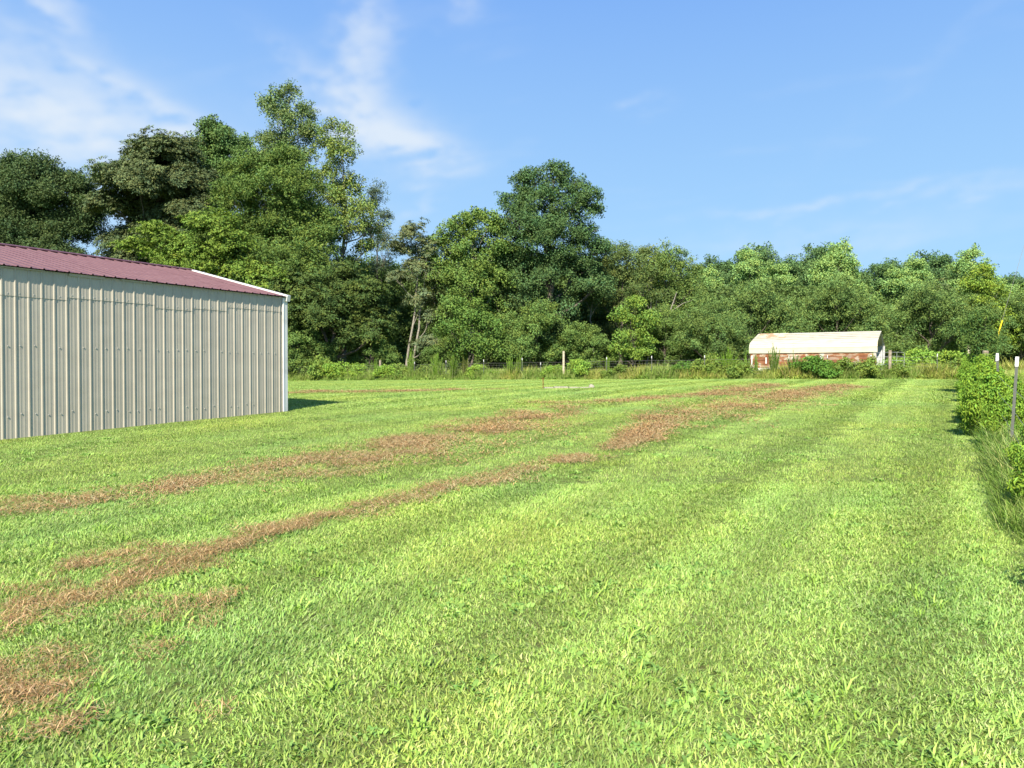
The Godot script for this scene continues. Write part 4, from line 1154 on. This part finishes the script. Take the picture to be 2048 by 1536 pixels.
	var gs := [[13.6, 0.4, 1.0, "tall arching grass between the hedge shrub and the first white tipped post"], [12.9, 0.62, 1.05, "tall arching grass at the foot of the first white tipped post"], [12.1, 0.45, 0.9, "dense arching grass on the lawn side of the first white tipped post"], [11.3, 0.55, 0.95, "arching grass beside the brown clod"], [10.4, 0.5, 0.8, "arching grass just short of the brown clod"], [9.6, 0.6, 0.8, "low arching grass next to the lone low shrub"], [12.4, 0.85, 1.15, "pale tall grass on the field side of the first white tipped post"], [14.6, 0.8, 1.1, "tall grass on the field side of the large hedge shrub"], [11.2, 0.95, 1.1, "pale tall grass on the field side near the brown clod"], [7.6, 0.75, 0.8, "arching grass past the lone low shrub"]]
	for q in gs:
		var c := thing("grass_clump", q[3], "grass", yard(q[0], q[1]), Gc)
		c.rotation.y = rng.randf() * TAU
		c.scale = Vector3.ONE * q[2]
		part("blades", gm, M.grass, c)

# ------------------------------------------------------------------ fences and small things
func wooden_post(r: float, h: float, sd: int) -> ArrayMesh:
	rng.seed = sd
	var g := Geo.new()
	var lean := Vector3(rng.randf_range(-0.03, 0.03), 0, rng.randf_range(-0.03, 0.03))
	var pts := []
	var rad := []
	for k in 7:
		var t := k / 6.0
		pts.append(Vector3(0, -0.3 + (h + 0.3) * t, 0) + lean * t * h + Vector3(rng.randf_range(-0.006, 0.006), 0, rng.randf_range(-0.006, 0.006)))
		rad.append(r * rng.randf_range(0.94, 1.04))
	g.tube(pts, rad, 9, true)
	return g.mesh()

func steel_post(h: float) -> Array:
	var g := Geo.new()
	g.box(Vector3(-0.017, -0.3, -0.002), Vector3(0.017, h - 0.14, 0.002))
	g.box(Vector3(-0.002, -0.3, 0.0025), Vector3(0.002, h - 0.14, 0.03))
	for k in int((h - 0.3) / 0.055):
		g.box(Vector3(-0.006, 0.1 + k * 0.055, -0.008), Vector3(0.006, 0.112 + k * 0.055, -0.0025))
	var t := Geo.new()
	t.box(Vector3(-0.0195, h - 0.138, -0.006), Vector3(0.0195, h, 0.004), 0.002)
	t.box(Vector3(-0.005, h - 0.138, 0.0045), Vector3(0.005, h, 0.032))
	for k in 3: t.box(Vector3(-0.008, h - 0.12 + k * 0.045, -0.016), Vector3(0.008, h - 0.105 + k * 0.045, -0.0065))
	return [g.mesh(), t.mesh()]

func strand(o: Node3D, pts: Array, r: float) -> void:
	var g := Geo.new()
	var rad := []
	for p in pts: rad.append(r)
	g.tube(pts, rad, 4)
	part("wire", g.mesh(), M.wire, o)

func make_fences() -> void:
	# far fence
	var org := yard(FENCE_U, -20.0)
	var f := thing("wire_fence", "woven wire field fence on wood and steel posts before the woods", "fence", org)
	var posts := []   # direction, kind, height
	for q in [[-0.1717, "w", 1.42], [0.067, "p", 1.72], [0.4916, "w", 1.4], [-0.127, "s", 1.25], [-0.086, "s", 1.3], [-0.037, "s", 1.3], [0.013, "s", 1.35], [0.037, "s", 1.05], [0.1229, "s", 1.3], [0.1814, "s", 1.32], [0.2503, "s", 1.3], [0.41, "s", 1.2], [-0.23, "s", 1.2], [-0.29, "s", 1.2], [0.553, "s", 1.2]]:
		var p := yard(FENCE_U, fence_v(q[0], FENCE_U)) - org
		posts.append(p)
		if q[1] == "s":
			var m := steel_post(q[2])
			var e := part("steel_post", m[0], M.steel, f, Transform3D(Basis(Vector3.UP, 2.1), p))
			part("white_tip", m[1], M.tip, e)
		else:
			var e := part("wooden_post", wooden_post(0.075 if q[1] == "w" else 0.07, q[2], 50 + posts.size()), M.wood if q[1] == "w" else M.pale_wood, f, Transform3D(Basis.IDENTITY, p))
			e.set_meta("label", "weathered grey wooden post" if q[1] == "w" else "tall pale wooden post")
	for k in 7:
		var pts := []
		for i in 46:
			var v := -46.0 + i * 1.0
			var w := yard(FENCE_U + 0.03, v) - org
			w.y += 0.12 + 0.155 * k + 0.015 * sin(i * 1.7 + k)
			pts.append(w)
		strand(f, pts, 0.003 if k < 6 else 0.0045)
	var g := Geo.new()
	for i in 230:
		var w := yard(FENCE_U + 0.03, -46.0 + i * 0.2) - org
		g.tube([w + Vector3(0, 0.1, 0), w + Vector3(0, 1.05, 0)], [0.002, 0.002], 3)
	part("stay_wires", g.mesh(), M.wire, f).set_meta("kind", "stuff")
	# bent wire panel beside the last wooden post
	var at := yard(42.5, fence_v(0.497, 42.5))
	var pn := thing("wire_gate", "bent galvanised wire gate beside the weathered wooden post before the carport", "gate", at)
	pn.basis = Basis(UV, Vector3.UP, -UW)
	for k in 6:
		var h := 1.3 - 0.2 * k
		g = Geo.new()
		g.tube([Vector3(-0.95, h - 0.02, 0), Vector3(-0.1, h, 0), Vector3(0.36, h - 0.01, 0.02), Vector3(0.44, h - 0.06, 0.05)], [0.006, 0.006, 0.006, 0.005], 4)
		part("wire", g.mesh(), M.galv, pn)
	for x in [-0.9, -0.55, -0.25, 0.1, 0.44]:
		g = Geo.new()
		g.tube([Vector3(x, -0.1, 0.012), Vector3(x, 0.7, 0.012), Vector3(x + 0.02, 1.3 - 0.06 * float(x > 0.4), 0.03)], [0.006, 0.006, 0.006], 4)
		part("wire", g.mesh(), M.galv, pn)

	# near fence along the hedge
	org = yard(22.0, 0.6)
	f = thing("hedge_fence", "fence of white tipped steel posts running along the leafy hedge", "fence", org)
	for q in [[12.8, 0.6, 1.45, 0.06], [17.0, 0.62, 1.42, -0.03], [20.4, 0.66, 1.32, 0.03], [29.6, 0.62, 1.12, 0.02], [31.2, 0.62, 1.2, -0.02], [36.0, 0.5, 1.15, 0.03], [9.0, 0.62, 1.4, 0.0]]:
		var m := steel_post(q[2])
		var e := part("steel_post", m[0], M.steel, f, Transform3D(Basis(Vector3(0, 0, 1), -q[3]) * Basis(Vector3.UP, 0.5), yard(q[0], q[1]) - org))
		part("white_tip", m[1], M.tip, e)
	part("wooden_post", wooden_post(0.085, 1.35, 81), M.wood, f, Transform3D(Basis(Vector3(0, 0, 1), -0.05), yard(26.2, 0.56) - org)).set_meta("label", "thick weathered grey post under the vine")
	part("wooden_post", wooden_post(0.085, 1.62, 82), M.pale_wood, f, Transform3D(Basis.IDENTITY, yard(41.2, 0.35) - org)).set_meta("label", "pale corner post with wire wrapped round it")
	for k in 4:
		var pts := []
		for i in 36:
			var w := yard(7.0 + i, 0.6 - 0.006 * i) - org
			w.y += 0.25 + 0.27 * k + 0.01 * sin(i * 1.3 + k)
			pts.append(w)
		strand(f, pts, 0.0022)

	# rusty stake and the pale slab edge in the lawn
	var st := thing("rusty_stake", "thin rusty iron stake standing in the lawn before the fence", "stake", gp(1.2, 29.75))
	g = Geo.new()
	g.tube([Vector3(0, -0.2, 0), Vector3(0.005, 0.2, 0), Vector3(0.0, 0.42, 0)], [0.017, 0.016, 0.017], 6, true)
	part("rod", g.mesh(), M.rust, st)
	g = Geo.new()
	g.tube([Vector3(0, 0.39, 0), Vector3(0, 0.43, 0)], [0.028, 0.026], 6, true)
	part("cap", g.mesh(), M.rust, st)
	var sb := thing("concrete_lid", "flat pale concrete lid sunk in the lawn next to the rusty stake", "slab", gp(2.25, 30.3))
	var xs := [[-1.0, -0.62, 0.035], [-0.6, -0.05, 0.06], [-0.02, 0.38, 0.045], [0.4, 0.82, 0.04]]
	for q in xs:
		g = Geo.new()
		g.box(Vector3(q[0], -0.1, -0.35), Vector3(q[1], q[2], 0.3), 0.03)
		part("slab", g.mesh(), M.concrete, sb)
	g = Geo.new()
	g.tube([Vector3(0.9, -0.05, -0.1), Vector3(0.9, 0.06, -0.1), Vector3(0.91, 0.12, -0.1), Vector3(0.92, 0.14, -0.1)], [0.11, 0.12, 0.09, 0.03], 7, true)
	part("stone", g.mesh(), M.concrete, sb)

	# rusty implement behind the fence
	var ri := thing("farm_implement", "black box with rusty orange pipe hoops standing in the weeds", "machine", gp(24.0, 44.2))
	ri.rotation.y = -0.45
	g = Geo.new()
	g.box(Vector3(-0.27, 0.35, -0.2), Vector3(0.27, 1.0, 0.2), 0.06)
	g.box(Vector3(-0.2, 1.0, -0.15), Vector3(0.18, 1.04, 0.15), 0.05)
	part("tank", g.mesh(), M.black, ri)
	for q in [[0.3, 0.56, 1.0], [-0.5, -0.3, 0.95]]:
		g = Geo.new()
		var x0: float = q[0]
		var x1: float = q[1]
		var h: float = q[2]
		var pts := [Vector3(x0, h - 0.03, 0.1), Vector3(lerpf(x0, x1, 0.5), h, 0.1), Vector3(lerpf(x0, x1, 0.85), h - 0.06, 0.1), Vector3(x1, h - 0.2, 0.1), Vector3(x1, 0.35, 0.1), Vector3(x1, -0.1, 0.1)]
		if x0 < 0: pts = [Vector3(x1, h - 0.02, 0.1), Vector3(lerpf(x1, x0, 0.5), h, 0.1), Vector3(lerpf(x1, x0, 0.9), h - 0.1, 0.1), Vector3(x0, h - 0.25, 0.1), Vector3(x0, -0.1, 0.1)]
		var rr := []
		for p in pts: rr.append(0.028)
		g.tube(pts, rr, 7, true)
		part("pipe_hoop", g.mesh(), M.orange, ri)
	g = Geo.new()
	g.tube([Vector3(-0.12, -0.1, 0.27), Vector3(-0.13, 1.2, 0.27)], [0.016, 0.014], 6, true)
	part("upright_bar", g.mesh(), M.orange, ri)
	for x in [-0.22, 0.22]:
		g = Geo.new()
		g.box(Vector3(x - 0.03, -0.1, -0.1), Vector3(x + 0.03, 0.35, 0.1))
		part("leg", g.mesh(), M.rust, ri)

	# guy wire with its yellow guard, and the pole that it holds
	var foot := gp(20.9, 34.0)
	var up := thing("guyed_pole", "utility pole stay: thin wire with a yellow guard rising from the weeds", "guy wire", foot)
	var top := Vector3(3.75, 13.2, 0.0)
	var dirv := top.normalized()
	g = Geo.new()
	g.tube([-dirv * 0.3, top], [0.006, 0.006], 5)
	part("stay_wire", g.mesh(), M.wire, up)
	g = Geo.new()
	g.tube([dirv * 1.85 + Vector3(0, 0, 0.012), dirv * 2.75 + Vector3(0, 0, 0.012)], [0.032, 0.03], 8, true)
	part("yellow_guard", g.mesh(), M.yellow, up)
	g = Geo.new()
	g.tube([Vector3(3.85, -0.4, 0), Vector3(3.85, 6, 0), Vector3(3.85, 13.8, 0)], [0.16, 0.14, 0.11], 10, true)
	part("pole", g.mesh(), M.wood, up)

func _ready() -> void:
	sway.seed = 3
	sway.frequency = 0.12
	patchy.seed = 4
	patchy.frequency = 0.22
	patchy.fractal_octaves = 3
	fine.seed = 6
	fine.frequency = 0.5
	fine.fractal_octaves = 3
	var t0 := Time.get_ticks_msec()
	setup()
	print("sky ", Time.get_ticks_msec() - t0)
	make_materials()
	make_ground()
	make_shed()
	make_carport()
	make_lawn()
	make_clippings()
	print("lawn ", Time.get_ticks_msec() - t0)
	make_trees()
	print("trees ", Time.get_ticks_msec() - t0, " crown tris ", total_tris)
	make_weeds()
	make_fences()
	print("all ", Time.get_ticks_msec() - t0, " crown tris ", total_tris)
